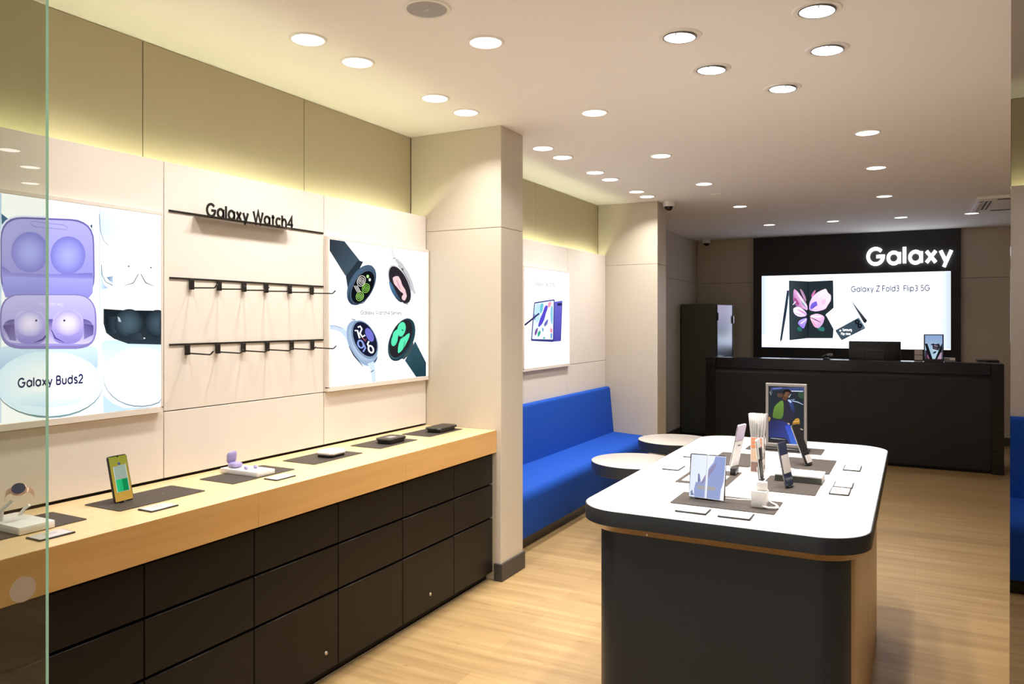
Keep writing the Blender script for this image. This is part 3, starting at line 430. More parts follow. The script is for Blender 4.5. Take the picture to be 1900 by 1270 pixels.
ART_WATCH = [
 ["p",[[2.932,1.908],[3.044,1.908],[3.167,1.816],[3.074,1.73],[3.049,1.732],[2.932,1.85]],[52,60,68],[72,90,104],[[2.932,1.906],[3.089,1.75]]],
 ["p",[[3.054,1.729],[3.151,1.817],[3.193,1.813],[3.11,1.698],[3.074,1.644]],[44,56,68]],
 ["e",[3.18,1.688],[[3.272,1.662],[3.251,1.638],[3.226,1.618],[3.199,1.601],[3.172,1.589],[3.145,1.581],[3.121,1.58],[3.099,1.583],[3.082,1.592],[3.07,1.605],[3.063,1.622],[3.062,1.643],[3.066,1.665],[3.077,1.689],[3.092,1.713],[3.112,1.736],[3.135,1.757],[3.161,1.774],[3.188,1.788],[3.215,1.796],[3.241,1.799],[3.264,1.797],[3.282,1.788],[3.296,1.775],[3.304,1.757],[3.305,1.736],[3.3,1.712],[3.289,1.687]],[104,130,158],[74,96,120]],
 ["e",[3.157,1.673],[[3.214,1.658],[3.198,1.639],[3.18,1.622],[3.161,1.607],[3.142,1.596],[3.124,1.589],[3.108,1.586],[3.094,1.588],[3.084,1.594],[3.077,1.603],[3.074,1.616],[3.075,1.632],[3.08,1.65],[3.089,1.669],[3.102,1.689],[3.117,1.708],[3.134,1.725],[3.153,1.74],[3.172,1.751],[3.191,1.759],[3.207,1.763],[3.222,1.762],[3.233,1.756],[3.241,1.746],[3.244,1.733],[3.242,1.716],[3.237,1.698],[3.227,1.678]],[50,64,78],[50,64,78]],
 ["e",[3.189,1.68],[[3.269,1.657],[3.25,1.636],[3.228,1.618],[3.205,1.603],[3.181,1.592],[3.157,1.586],[3.136,1.584],[3.117,1.587],[3.102,1.595],[3.091,1.607],[3.085,1.622],[3.084,1.64],[3.088,1.66],[3.097,1.681],[3.111,1.702],[3.129,1.723],[3.149,1.741],[3.172,1.756],[3.196,1.768],[3.22,1.776],[3.243,1.778],[3.263,1.776],[3.279,1.769],[3.291,1.757],[3.297,1.741],[3.298,1.722],[3.294,1.701],[3.284,1.679]],[160,185,210],[64,84,106]],
 ["e",[3.191,1.677],[[3.261,1.657],[3.244,1.638],[3.225,1.622],[3.204,1.608],[3.182,1.598],[3.161,1.592],[3.142,1.59],[3.125,1.593],[3.112,1.6],[3.103,1.61],[3.097,1.624],[3.097,1.64],[3.101,1.659],[3.11,1.678],[3.122,1.697],[3.138,1.716],[3.157,1.732],[3.178,1.746],[3.199,1.757],[3.22,1.764],[3.24,1.766],[3.258,1.764],[3.272,1.758],[3.282,1.747],[3.288,1.733],[3.288,1.716],[3.284,1.697],[3.275,1.677]],[16,20,26],[16,20,26]],
 ["s",[[3.205,1.704],[3.201,1.699],[3.196,1.693],[3.19,1.689],[3.183,1.686],[3.177,1.684],[3.17,1.683],[3.164,1.684],[3.158,1.685],[3.154,1.688],[3.15,1.692],[3.148,1.697],[3.148,1.703],[3.149,1.708],[3.151,1.714],[3.155,1.72],[3.16,1.725],[3.166,1.729],[3.173,1.733],[3.179,1.735],[3.186,1.736],[3.192,1.735],[3.198,1.733],[3.202,1.731],[3.206,1.727],[3.208,1.722],[3.209,1.716],[3.208,1.71]],[[3.21,1.703],[3.206,1.697],[3.2,1.691],[3.194,1.687],[3.186,1.683],[3.178,1.681],[3.17,1.68],[3.162,1.681],[3.155,1.683],[3.15,1.686],[3.146,1.691],[3.143,1.696],[3.142,1.702],[3.143,1.709],[3.146,1.715],[3.15,1.721],[3.156,1.727],[3.163,1.732],[3.17,1.736],[3.178,1.738],[3.186,1.739],[3.194,1.738],[3.201,1.736],[3.207,1.733],[3.211,1.728],[3.213,1.723],[3.214,1.716],[3.213,1.71]],[238,232,228],1],
 ["s",[[3.194,1.706],[3.192,1.703],[3.188,1.7],[3.185,1.697],[3.181,1.695],[3.177,1.694],[3.173,1.694],[3.17,1.694],[3.166,1.695],[3.164,1.697],[3.162,1.699],[3.161,1.702],[3.16,1.705],[3.161,1.709],[3.162,1.712],[3.165,1.716],[3.168,1.719],[3.171,1.721],[3.175,1.723],[3.179,1.724],[3.183,1.725],[3.187,1.725],[3.19,1.724],[3.192,1.722],[3.194,1.72],[3.196,1.717],[3.196,1.714],[3.196,1.71]],[[3.199,1.705],[3.196,1.701],[3.193,1.698],[3.188,1.695],[3.183,1.693],[3.178,1.691],[3.173,1.69],[3.168,1.691],[3.163,1.692],[3.16,1.695],[3.157,1.698],[3.155,1.701],[3.155,1.705],[3.156,1.709],[3.157,1.713],[3.16,1.717],[3.164,1.721],[3.168,1.724],[3.173,1.726],[3.178,1.728],[3.183,1.728],[3.188,1.728],[3.193,1.727],[3.197,1.724],[3.199,1.721],[3.201,1.718],[3.201,1.714],[3.201,1.71]],[238,232,228],1],
 ["s",[[3.183,1.708],[3.182,1.707],[3.181,1.706],[3.18,1.705],[3.179,1.704],[3.177,1.704],[3.176,1.704],[3.175,1.704],[3.174,1.704],[3.173,1.705],[3.173,1.705],[3.172,1.706],[3.172,1.708],[3.172,1.709],[3.173,1.71],[3.174,1.712],[3.175,1.713],[3.176,1.714],[3.178,1.714],[3.179,1.715],[3.18,1.715],[3.181,1.715],[3.182,1.715],[3.183,1.714],[3.183,1.713],[3.184,1.712],[3.184,1.711],[3.184,1.71]],[[3.188,1.707],[3.187,1.706],[3.185,1.704],[3.183,1.703],[3.181,1.701],[3.178,1.701],[3.176,1.7],[3.173,1.701],[3.171,1.701],[3.169,1.702],[3.168,1.704],[3.167,1.706],[3.167,1.707],[3.167,1.709],[3.168,1.711],[3.169,1.713],[3.171,1.715],[3.173,1.716],[3.175,1.717],[3.178,1.718],[3.18,1.718],[3.183,1.718],[3.185,1.717],[3.187,1.716],[3.188,1.715],[3.189,1.713],[3.189,1.711],[3.189,1.709]],[238,232,228],1],
 ["s",[[3.241,1.668],[3.237,1.663],[3.233,1.659],[3.227,1.655],[3.222,1.653],[3.215,1.651],[3.21,1.651],[3.204,1.651],[3.199,1.653],[3.195,1.655],[3.192,1.659],[3.19,1.663],[3.189,1.668],[3.19,1.673],[3.192,1.678],[3.195,1.683],[3.2,1.687],[3.205,1.69],[3.211,1.693],[3.217,1.695],[3.223,1.695],[3.228,1.695],[3.233,1.693],[3.238,1.691],[3.241,1.687],[3.243,1.683],[3.244,1.678],[3.243,1.673]],[[3.246,1.667],[3.242,1.662],[3.237,1.657],[3.231,1.653],[3.224,1.65],[3.217,1.648],[3.209,1.647],[3.202,1.648],[3.196,1.65],[3.191,1.653],[3.187,1.657],[3.184,1.662],[3.184,1.668],[3.184,1.673],[3.187,1.679],[3.19,1.684],[3.195,1.689],[3.202,1.693],[3.208,1.696],[3.216,1.698],[3.223,1.699],[3.23,1.698],[3.237,1.696],[3.242,1.693],[3.246,1.689],[3.248,1.684],[3.249,1.679],[3.248,1.673]],[150,214,90],1],
 ["s",[[3.23,1.67],[3.228,1.667],[3.226,1.665],[3.223,1.663],[3.219,1.661],[3.216,1.66],[3.212,1.66],[3.209,1.66],[3.206,1.661],[3.204,1.662],[3.202,1.664],[3.201,1.667],[3.2,1.67],[3.201,1.673],[3.202,1.676],[3.204,1.679],[3.207,1.681],[3.21,1.683],[3.213,1.685],[3.217,1.686],[3.22,1.686],[3.223,1.686],[3.226,1.685],[3.229,1.684],[3.231,1.682],[3.232,1.679],[3.232,1.676],[3.232,1.673]],[[3.236,1.669],[3.233,1.666],[3.23,1.663],[3.226,1.66],[3.221,1.658],[3.217,1.657],[3.212,1.656],[3.207,1.657],[3.203,1.658],[3.199,1.66],[3.197,1.663],[3.195,1.666],[3.195,1.67],[3.195,1.673],[3.197,1.677],[3.199,1.68],[3.203,1.683],[3.206,1.686],[3.211,1.688],[3.216,1.689],[3.221,1.69],[3.225,1.689],[3.229,1.688],[3.233,1.686],[3.236,1.683],[3.237,1.68],[3.238,1.677],[3.237,1.673]],[150,214,90],1],
 ["s",[[3.221,1.672],[3.22,1.671],[3.219,1.67],[3.218,1.669],[3.217,1.669],[3.216,1.669],[3.215,1.668],[3.214,1.669],[3.213,1.669],[3.212,1.669],[3.212,1.67],[3.211,1.671],[3.211,1.672],[3.211,1.673],[3.212,1.674],[3.212,1.675],[3.213,1.676],[3.214,1.677],[3.216,1.677],[3.217,1.677],[3.218,1.678],[3.219,1.678],[3.219,1.677],[3.22,1.677],[3.221,1.676],[3.221,1.675],[3.221,1.674],[3.221,1.673]],[[3.226,1.671],[3.225,1.67],[3.223,1.668],[3.221,1.667],[3.219,1.666],[3.217,1.665],[3.214,1.665],[3.212,1.665],[3.21,1.666],[3.208,1.667],[3.207,1.668],[3.206,1.67],[3.206,1.672],[3.206,1.673],[3.207,1.675],[3.208,1.676],[3.209,1.678],[3.211,1.679],[3.213,1.68],[3.216,1.681],[3.218,1.681],[3.22,1.681],[3.223,1.68],[3.224,1.679],[3.226,1.678],[3.226,1.676],[3.227,1.675],[3.226,1.673]],[150,214,90],1],
 ["s",[[3.191,1.623],[3.187,1.618],[3.183,1.614],[3.177,1.61],[3.171,1.608],[3.165,1.606],[3.159,1.606],[3.154,1.607],[3.148,1.608],[3.144,1.611],[3.141,1.614],[3.139,1.619],[3.138,1.623],[3.139,1.628],[3.141,1.633],[3.144,1.638],[3.148,1.642],[3.154,1.646],[3.16,1.648],[3.166,1.65],[3.172,1.65],[3.177,1.65],[3.183,1.648],[3.187,1.645],[3.19,1.642],[3.193,1.638],[3.193,1.633],[3.193,1.628]],[[3.196,1.622],[3.192,1.617],[3.187,1.612],[3.181,1.608],[3.174,1.605],[3.166,1.603],[3.159,1.603],[3.152,1.603],[3.145,1.606],[3.14,1.609],[3.136,1.613],[3.134,1.618],[3.133,1.623],[3.133,1.629],[3.136,1.634],[3.139,1.639],[3.144,1.644],[3.15,1.648],[3.157,1.651],[3.165,1.653],[3.172,1.654],[3.179,1.653],[3.186,1.651],[3.191,1.648],[3.195,1.643],[3.198,1.639],[3.199,1.633],[3.198,1.627]],[170,222,110],1],
 ["s",[[3.18,1.625],[3.178,1.622],[3.175,1.62],[3.172,1.618],[3.169,1.616],[3.165,1.615],[3.162,1.615],[3.158,1.615],[3.155,1.616],[3.153,1.618],[3.151,1.62],[3.15,1.622],[3.149,1.625],[3.15,1.628],[3.151,1.631],[3.153,1.634],[3.156,1.636],[3.159,1.638],[3.162,1.64],[3.166,1.641],[3.169,1.641],[3.173,1.641],[3.176,1.64],[3.178,1.638],[3.18,1.636],[3.181,1.634],[3.182,1.631],[3.181,1.628]],[[3.185,1.624],[3.183,1.621],[3.179,1.618],[3.175,1.615],[3.171,1.613],[3.166,1.612],[3.161,1.612],[3.157,1.612],[3.152,1.614],[3.149,1.616],[3.146,1.618],[3.145,1.622],[3.144,1.625],[3.145,1.629],[3.146,1.632],[3.148,1.635],[3.152,1.638],[3.156,1.641],[3.16,1.643],[3.165,1.644],[3.17,1.645],[3.174,1.644],[3.179,1.643],[3.182,1.641],[3.185,1.638],[3.186,1.635],[3.187,1.631],[3.187,1.628]],[170,222,110],1],
 ["s",[[3.17,1.627],[3.169,1.626],[3.168,1.625],[3.167,1.624],[3.166,1.624],[3.165,1.624],[3.164,1.624],[3.163,1.624],[3.162,1.624],[3.161,1.624],[3.161,1.625],[3.16,1.626],[3.16,1.627],[3.16,1.628],[3.161,1.629],[3.162,1.63],[3.162,1.631],[3.164,1.632],[3.165,1.632],[3.166,1.633],[3.167,1.633],[3.168,1.633],[3.169,1.632],[3.17,1.632],[3.17,1.631],[3.171,1.63],[3.171,1.629],[3.171,1.628]],[[3.175,1.626],[3.174,1.625],[3.172,1.623],[3.171,1.622],[3.168,1.621],[3.166,1.62],[3.164,1.62],[3.161,1.62],[3.159,1.621],[3.157,1.622],[3.156,1.624],[3.155,1.625],[3.155,1.627],[3.155,1.628],[3.156,1.63],[3.157,1.632],[3.159,1.633],[3.16,1.634],[3.162,1.635],[3.165,1.636],[3.167,1.636],[3.17,1.636],[3.172,1.635],[3.174,1.634],[3.175,1.633],[3.176,1.631],[3.176,1.629],[3.176,1.628]],[170,222,110],1],
 ["s",[[3.116,1.681],[3.143,1.649]],[[3.12,1.683],[3.148,1.65]],[238,236,230],0],
 ["s",[[3.128,1.682],[3.156,1.649]],[[3.132,1.683],[3.16,1.651]],[238,236,230],0],
 ["s",[[3.14,1.682],[3.168,1.65]],[[3.145,1.684],[3.173,1.651]],[238,236,230],0],
 ["e",[3.23,1.736],[[3.241,1.737],[3.241,1.735],[3.24,1.733],[3.239,1.731],[3.237,1.73],[3.235,1.729],[3.232,1.728],[3.23,1.727],[3.228,1.728],[3.225,1.728],[3.223,1.729],[3.222,1.73],[3.22,1.732],[3.22,1.734],[3.219,1.736],[3.22,1.738],[3.22,1.74],[3.222,1.741],[3.223,1.743],[3.225,1.744],[3.228,1.745],[3.23,1.745],[3.232,1.745],[3.235,1.745],[3.237,1.744],[3.239,1.742],[3.24,1.741],[3.241,1.739]],[190,235,150],[190,235,150]],
 ["e",[3.247,1.719],[[3.257,1.72],[3.257,1.718],[3.256,1.716],[3.255,1.715],[3.253,1.713],[3.252,1.712],[3.25,1.711],[3.247,1.711],[3.245,1.711],[3.243,1.712],[3.241,1.713],[3.24,1.714],[3.239,1.715],[3.238,1.717],[3.238,1.719],[3.238,1.721],[3.239,1.723],[3.24,1.724],[3.241,1.726],[3.243,1.727],[3.245,1.727],[3.247,1.728],[3.25,1.727],[3.252,1.727],[3.253,1.726],[3.255,1.725],[3.256,1.723],[3.257,1.722]],[232,240,220],[232,240,220]],
 ["s",[[3.094,1.591],[3.135,1.582],[3.195,1.592],[3.248,1.635]],[[3.095,1.593],[3.135,1.587],[3.191,1.595],[3.245,1.636]],[44,58,76],0],
 ["s",[[3.431,1.905],[3.439,1.875],[3.459,1.843]],[[3.449,1.908],[3.46,1.88],[3.483,1.851]],[228,229,232],0],
 ["s",[[3.45,1.846],[3.476,1.85]],[[3.449,1.85],[3.475,1.854]],[150,150,158],0],
 ["s",[[3.47,1.842],[3.511,1.809],[3.56,1.763],[3.601,1.715],[3.626,1.68],[3.666,1.646]],[[3.488,1.853],[3.544,1.825],[3.601,1.778],[3.641,1.726],[3.656,1.689],[3.682,1.651]],[206,204,206],0],
 ["s",[[3.495,1.814],[3.555,1.775],[3.604,1.719],[3.624,1.669]],[[3.499,1.816],[3.561,1.778],[3.612,1.721],[3.629,1.67]],[140,138,142],0],
 ["e",[3.543,1.793],[[3.552,1.797],[3.553,1.795],[3.554,1.793],[3.555,1.791],[3.554,1.79],[3.554,1.788],[3.553,1.787],[3.551,1.786],[3.549,1.785],[3.546,1.785],[3.544,1.785],[3.541,1.786],[3.539,1.787],[3.537,1.788],[3.535,1.79],[3.534,1.791],[3.533,1.793],[3.532,1.795],[3.532,1.797],[3.533,1.798],[3.534,1.799],[3.536,1.8],[3.538,1.801],[3.54,1.801],[3.543,1.801],[3.545,1.8],[3.548,1.799],[3.55,1.798]],[120,118,122],[120,118,122]],
 ["s",[[3.66,1.651],[3.707,1.64],[3.769,1.635]],[[3.67,1.663],[3.714,1.652],[3.772,1.644]],[236,237,240],0],
 ["e",[3.514,1.705],[[3.596,1.729],[3.612,1.704],[3.623,1.679],[3.628,1.656],[3.627,1.635],[3.621,1.617],[3.61,1.605],[3.593,1.597],[3.573,1.595],[3.55,1.598],[3.525,1.607],[3.5,1.62],[3.476,1.638],[3.454,1.658],[3.435,1.681],[3.42,1.705],[3.41,1.729],[3.405,1.751],[3.406,1.771],[3.412,1.788],[3.422,1.801],[3.438,1.809],[3.457,1.812],[3.479,1.81],[3.504,1.802],[3.529,1.789],[3.553,1.772],[3.576,1.752]],[206,204,208],[206,204,208]],
 ["e",[3.517,1.703],[[3.591,1.725],[3.606,1.702],[3.617,1.679],[3.623,1.656],[3.623,1.636],[3.617,1.62],[3.607,1.608],[3.592,1.601],[3.573,1.599],[3.551,1.602],[3.528,1.611],[3.505,1.623],[3.483,1.64],[3.462,1.66],[3.444,1.682],[3.43,1.704],[3.42,1.727],[3.415,1.748],[3.415,1.767],[3.42,1.783],[3.43,1.795],[3.444,1.803],[3.462,1.805],[3.482,1.803],[3.505,1.795],[3.528,1.783],[3.551,1.767],[3.573,1.747]],[46,42,48],[46,42,48]],
 ["p",[[3.426,1.717],[3.438,1.708],[3.446,1.701],[3.456,1.691],[3.465,1.681],[3.482,1.661],[3.492,1.651],[3.503,1.639],[3.513,1.629],[3.53,1.614],[3.536,1.607],[3.536,1.603],[3.53,1.603],[3.513,1.607],[3.503,1.611],[3.492,1.617],[3.482,1.623],[3.465,1.637],[3.456,1.645],[3.447,1.654],[3.44,1.662],[3.43,1.677],[3.425,1.685],[3.421,1.695],[3.418,1.702],[3.416,1.715],[3.417,1.719],[3.42,1.72]],[82,128,170],[52,60,74],[[3.432,1.677],[3.497,1.658]]],
 ["p",[[3.452,1.742],[3.468,1.748],[3.48,1.751],[3.498,1.752],[3.508,1.748],[3.52,1.736],[3.527,1.727],[3.536,1.709],[3.544,1.698],[3.562,1.683],[3.57,1.675],[3.574,1.664],[3.577,1.657],[3.583,1.646],[3.581,1.636],[3.569,1.618],[3.559,1.614],[3.544,1.618],[3.538,1.623],[3.535,1.632],[3.538,1.639],[3.549,1.65],[3.547,1.656],[3.528,1.663],[3.514,1.671],[3.492,1.687],[3.48,1.695],[3.466,1.704],[3.459,1.713],[3.45,1.734]],[238,208,212]],
 ["s",[[3.482,1.728],[3.501,1.7],[3.521,1.678]],[[3.489,1.73],[3.508,1.702],[3.527,1.68]],[206,160,172],0],
 ["s",[[3.551,1.599],[3.594,1.591]],[[3.553,1.603],[3.597,1.595]],[60,70,90],0],
 ["t","Galaxy Watch4 Series",3.17,1.533,3.531,0.019,0.2,[70,70,76]],
 ["s",[[2.932,1.455],[2.968,1.452],[3.013,1.439],[3.045,1.414],[3.074,1.382]],[[2.932,1.477],[2.975,1.475],[3.037,1.461],[3.073,1.426],[3.101,1.391]],[208,222,240],0],
 ["s",[[2.932,1.473],[2.971,1.471],[3.019,1.46]],[[2.932,1.475],[2.972,1.473],[3.02,1.462]],[120,140,165],0],
 ["e",[3.18,1.379],[[3.284,1.406],[3.301,1.377],[3.312,1.349],[3.316,1.321],[3.313,1.297],[3.303,1.277],[3.287,1.262],[3.266,1.254],[3.24,1.252],[3.212,1.256],[3.182,1.266],[3.153,1.282],[3.125,1.303],[3.101,1.327],[3.081,1.353],[3.065,1.381],[3.056,1.408],[3.052,1.433],[3.055,1.457],[3.064,1.476],[3.078,1.49],[3.098,1.5],[3.122,1.503],[3.149,1.5],[3.178,1.492],[3.208,1.477],[3.236,1.457],[3.262,1.433]],[176,198,222],[206,222,238]],
 ["e",[3.18,1.379],[[3.278,1.404],[3.294,1.377],[3.305,1.349],[3.309,1.323],[3.306,1.3],[3.297,1.281],[3.282,1.267],[3.262,1.259],[3.238,1.257],[3.211,1.261],[3.183,1.271],[3.155,1.286],[3.129,1.306],[3.106,1.329],[3.086,1.355],[3.071,1.381],[3.062,1.407],[3.058,1.432],[3.061,1.454],[3.069,1.472],[3.083,1.486],[3.101,1.495],[3.124,1.498],[3.15,1.495],[3.177,1.487],[3.205,1.472],[3.232,1.453],[3.257,1.43]],[216,230,244],[150,174,202]],
 ["e",[3.203,1.397],[[3.294,1.421],[3.308,1.398],[3.317,1.374],[3.319,1.352],[3.316,1.332],[3.307,1.315],[3.292,1.303],[3.274,1.295],[3.251,1.293],[3.227,1.296],[3.202,1.304],[3.177,1.317],[3.153,1.333],[3.133,1.353],[3.116,1.374],[3.103,1.397],[3.096,1.419],[3.093,1.441],[3.096,1.46],[3.105,1.476],[3.118,1.489],[3.135,1.496],[3.156,1.5],[3.18,1.498],[3.205,1.491],[3.23,1.479],[3.254,1.463],[3.276,1.443]],[236,242,250],[120,146,178]],
 ["e",[3.206,1.4],[[3.287,1.421],[3.299,1.4],[3.307,1.379],[3.309,1.358],[3.307,1.34],[3.299,1.325],[3.286,1.314],[3.27,1.307],[3.25,1.305],[3.228,1.308],[3.205,1.315],[3.183,1.327],[3.162,1.342],[3.143,1.36],[3.127,1.379],[3.116,1.4],[3.108,1.421],[3.106,1.44],[3.109,1.458],[3.116,1.472],[3.128,1.483],[3.143,1.491],[3.162,1.493],[3.183,1.491],[3.206,1.485],[3.229,1.474],[3.25,1.459],[3.27,1.441]],[26,30,54],[26,30,54]],
 ["e",[3.244,1.422],[[3.272,1.43],[3.277,1.421],[3.28,1.413],[3.282,1.405],[3.282,1.398],[3.279,1.392],[3.275,1.388],[3.27,1.386],[3.263,1.385],[3.255,1.386],[3.247,1.389],[3.238,1.394],[3.23,1.4],[3.223,1.407],[3.217,1.415],[3.212,1.423],[3.208,1.432],[3.207,1.439],[3.207,1.446],[3.209,1.452],[3.213,1.456],[3.219,1.459],[3.225,1.46],[3.233,1.459],[3.241,1.456],[3.25,1.451],[3.258,1.445],[3.265,1.438]],[120,120,210],[120,120,210]],
 ["s",[[3.178,1.412],[3.208,1.388],[3.218,1.402]],[[3.182,1.414],[3.21,1.39],[3.214,1.403]],[230,120,150],0],
 ["s",[[3.122,1.443],[3.138,1.445],[3.155,1.405]],[[3.122,1.451],[3.149,1.449],[3.168,1.407]],[255,255,255],0],
 ["s",[[3.148,1.46],[3.164,1.465],[3.174,1.455],[3.157,1.432],[3.182,1.409],[3.209,1.418]],[[3.144,1.468],[3.169,1.473],[3.186,1.455],[3.17,1.432],[3.187,1.416],[3.202,1.425]],[255,255,255],0],
 ["s",[[3.183,1.377],[3.185,1.374],[3.186,1.37],[3.186,1.366],[3.184,1.364],[3.183,1.361],[3.181,1.36],[3.178,1.359],[3.176,1.359],[3.173,1.359],[3.169,1.36],[3.165,1.362],[3.162,1.365],[3.158,1.368],[3.156,1.372],[3.154,1.376],[3.154,1.379],[3.154,1.383],[3.155,1.386],[3.157,1.388],[3.159,1.389],[3.161,1.39],[3.164,1.39],[3.167,1.39],[3.17,1.389],[3.174,1.387],[3.178,1.384],[3.181,1.381]],[[3.195,1.38],[3.198,1.375],[3.198,1.37],[3.198,1.365],[3.196,1.36],[3.193,1.356],[3.189,1.353],[3.183,1.351],[3.176,1.351],[3.169,1.352],[3.163,1.354],[3.157,1.357],[3.152,1.36],[3.147,1.365],[3.144,1.369],[3.142,1.374],[3.141,1.379],[3.142,1.384],[3.143,1.389],[3.146,1.392],[3.151,1.396],[3.157,1.398],[3.163,1.398],[3.17,1.398],[3.177,1.396],[3.183,1.393],[3.188,1.389],[3.192,1.385]],[150,170,230],1],
 ["s",[[3.185,1.376],[3.202,1.353],[3.185,1.336]],[[3.196,1.379],[3.215,1.353],[3.196,1.331]],[150,170,230],0],
 ["s",[[3.267,1.347],[3.269,1.344],[3.27,1.34],[3.269,1.337],[3.268,1.334],[3.267,1.332],[3.265,1.331],[3.263,1.33],[3.261,1.33],[3.258,1.331],[3.255,1.332],[3.251,1.333],[3.248,1.336],[3.245,1.339],[3.243,1.342],[3.241,1.346],[3.24,1.349],[3.241,1.353],[3.242,1.355],[3.243,1.357],[3.245,1.359],[3.247,1.359],[3.249,1.359],[3.252,1.359],[3.255,1.358],[3.258,1.356],[3.262,1.354],[3.265,1.351]],[[3.28,1.35],[3.282,1.345],[3.283,1.34],[3.282,1.335],[3.281,1.331],[3.278,1.327],[3.273,1.324],[3.268,1.322],[3.261,1.322],[3.254,1.323],[3.248,1.325],[3.243,1.328],[3.238,1.331],[3.234,1.335],[3.231,1.34],[3.228,1.345],[3.228,1.349],[3.228,1.354],[3.229,1.358],[3.232,1.362],[3.237,1.365],[3.242,1.367],[3.249,1.368],[3.255,1.367],[3.262,1.365],[3.267,1.362],[3.272,1.358],[3.276,1.354]],[255,255,255],1],
 ["s",[[3.243,1.361],[3.233,1.373],[3.244,1.387]],[[3.232,1.357],[3.22,1.373],[3.232,1.39]],[255,255,255],0],
 ["s",[[3.073,1.367],[3.111,1.315],[3.186,1.255]],[[3.076,1.368],[3.119,1.318],[3.189,1.257]],[40,48,62],0],
 ["s",[[3.264,1.264],[3.3,1.279],[3.314,1.301]],[[3.261,1.267],[3.291,1.284],[3.31,1.302]],[60,76,98],0],
 ["s",[[3.225,1.268],[3.255,1.233],[3.266,1.166]],[[3.278,1.278],[3.292,1.235],[3.297,1.166]],[212,228,244],0],
 ["s",[[3.254,1.219],[3.283,1.228]],[[3.25,1.224],[3.279,1.232]],[110,126,146],0],
 ["s",[[3.095,1.505],[3.124,1.5]],[[3.096,1.509],[3.126,1.505]],[120,130,142],0],
 ["p",[[3.564,1.269],[3.665,1.378],[3.777,1.247],[3.777,1.166],[3.674,1.168]],[54,88,100],[34,64,74],[[3.672,1.349],[3.724,1.174]]],
 ["e",[3.531,1.39],[[3.638,1.362],[3.616,1.336],[3.59,1.313],[3.562,1.294],[3.532,1.281],[3.503,1.272],[3.476,1.27],[3.451,1.274],[3.431,1.283],[3.416,1.298],[3.406,1.317],[3.403,1.339],[3.405,1.364],[3.414,1.39],[3.429,1.417],[3.449,1.442],[3.473,1.465],[3.501,1.484],[3.53,1.499],[3.559,1.509],[3.588,1.513],[3.614,1.51],[3.636,1.501],[3.653,1.487],[3.663,1.467],[3.667,1.444],[3.664,1.417],[3.654,1.39]],[46,84,94],[36,66,76]],
 ["e",[3.519,1.393],[[3.611,1.37],[3.593,1.346],[3.57,1.324],[3.546,1.307],[3.52,1.293],[3.494,1.285],[3.47,1.283],[3.449,1.285],[3.431,1.293],[3.418,1.306],[3.409,1.323],[3.406,1.344],[3.409,1.367],[3.417,1.391],[3.43,1.416],[3.448,1.439],[3.469,1.46],[3.493,1.479],[3.518,1.493],[3.544,1.502],[3.569,1.506],[3.591,1.504],[3.61,1.497],[3.625,1.484],[3.634,1.466],[3.637,1.445],[3.634,1.421],[3.626,1.395]],[120,150,158],[60,92,100]],
 ["e",[3.524,1.396],[[3.614,1.373],[3.596,1.35],[3.574,1.33],[3.55,1.312],[3.525,1.3],[3.5,1.292],[3.477,1.289],[3.456,1.292],[3.439,1.3],[3.425,1.312],[3.417,1.329],[3.414,1.349],[3.417,1.371],[3.424,1.394],[3.437,1.418],[3.454,1.44],[3.474,1.461],[3.498,1.479],[3.523,1.492],[3.548,1.501],[3.572,1.505],[3.594,1.503],[3.612,1.496],[3.626,1.483],[3.635,1.466],[3.639,1.446],[3.636,1.422],[3.628,1.398]],[42,42,46],[42,42,46]],
 ["p",[[3.531,1.281],[3.608,1.337],[3.636,1.38],[3.649,1.365],[3.621,1.314],[3.558,1.276]],[70,84,88]],
 ["e",[3.53,1.45],[[3.568,1.444],[3.564,1.435],[3.558,1.427],[3.551,1.42],[3.542,1.414],[3.533,1.41],[3.524,1.408],[3.515,1.409],[3.507,1.411],[3.5,1.415],[3.495,1.421],[3.491,1.428],[3.49,1.437],[3.49,1.446],[3.492,1.455],[3.496,1.464],[3.502,1.472],[3.509,1.479],[3.518,1.485],[3.527,1.489],[3.536,1.491],[3.545,1.491],[3.553,1.489],[3.56,1.485],[3.566,1.479],[3.569,1.471],[3.571,1.463],[3.571,1.454]],[98,232,188],[98,232,188]],
 ["e",[3.464,1.39],[[3.492,1.385],[3.488,1.378],[3.483,1.371],[3.477,1.365],[3.47,1.36],[3.463,1.357],[3.456,1.355],[3.45,1.356],[3.444,1.358],[3.439,1.361],[3.436,1.366],[3.433,1.372],[3.433,1.38],[3.434,1.387],[3.436,1.395],[3.44,1.402],[3.445,1.409],[3.451,1.415],[3.458,1.42],[3.465,1.423],[3.472,1.425],[3.478,1.425],[3.484,1.423],[3.489,1.419],[3.492,1.414],[3.495,1.408],[3.495,1.401],[3.494,1.393]],[92,226,182],[92,226,182]],
 ["p",[[3.495,1.32],[3.497,1.346],[3.503,1.365],[3.521,1.395],[3.536,1.407],[3.562,1.413],[3.578,1.418],[3.602,1.426],[3.61,1.424],[3.607,1.408],[3.598,1.394],[3.577,1.368],[3.563,1.353],[3.539,1.332],[3.524,1.322],[3.502,1.314]],[98,232,188]],
 ["p",[[3.461,1.437],[3.48,1.447],[3.489,1.45],[3.497,1.45],[3.502,1.446],[3.507,1.436],[3.508,1.43],[3.507,1.422],[3.503,1.415],[3.494,1.402],[3.488,1.396],[3.481,1.388],[3.474,1.382],[3.461,1.372],[3.455,1.37],[3.45,1.375],[3.448,1.384],[3.446,1.407],[3.447,1.418],[3.452,1.429]],[98,232,188]],
 ["s",[[3.495,1.415],[3.524,1.395],[3.573,1.413]],[[3.5,1.417],[3.524,1.4],[3.568,1.417]],[42,42,46],0],
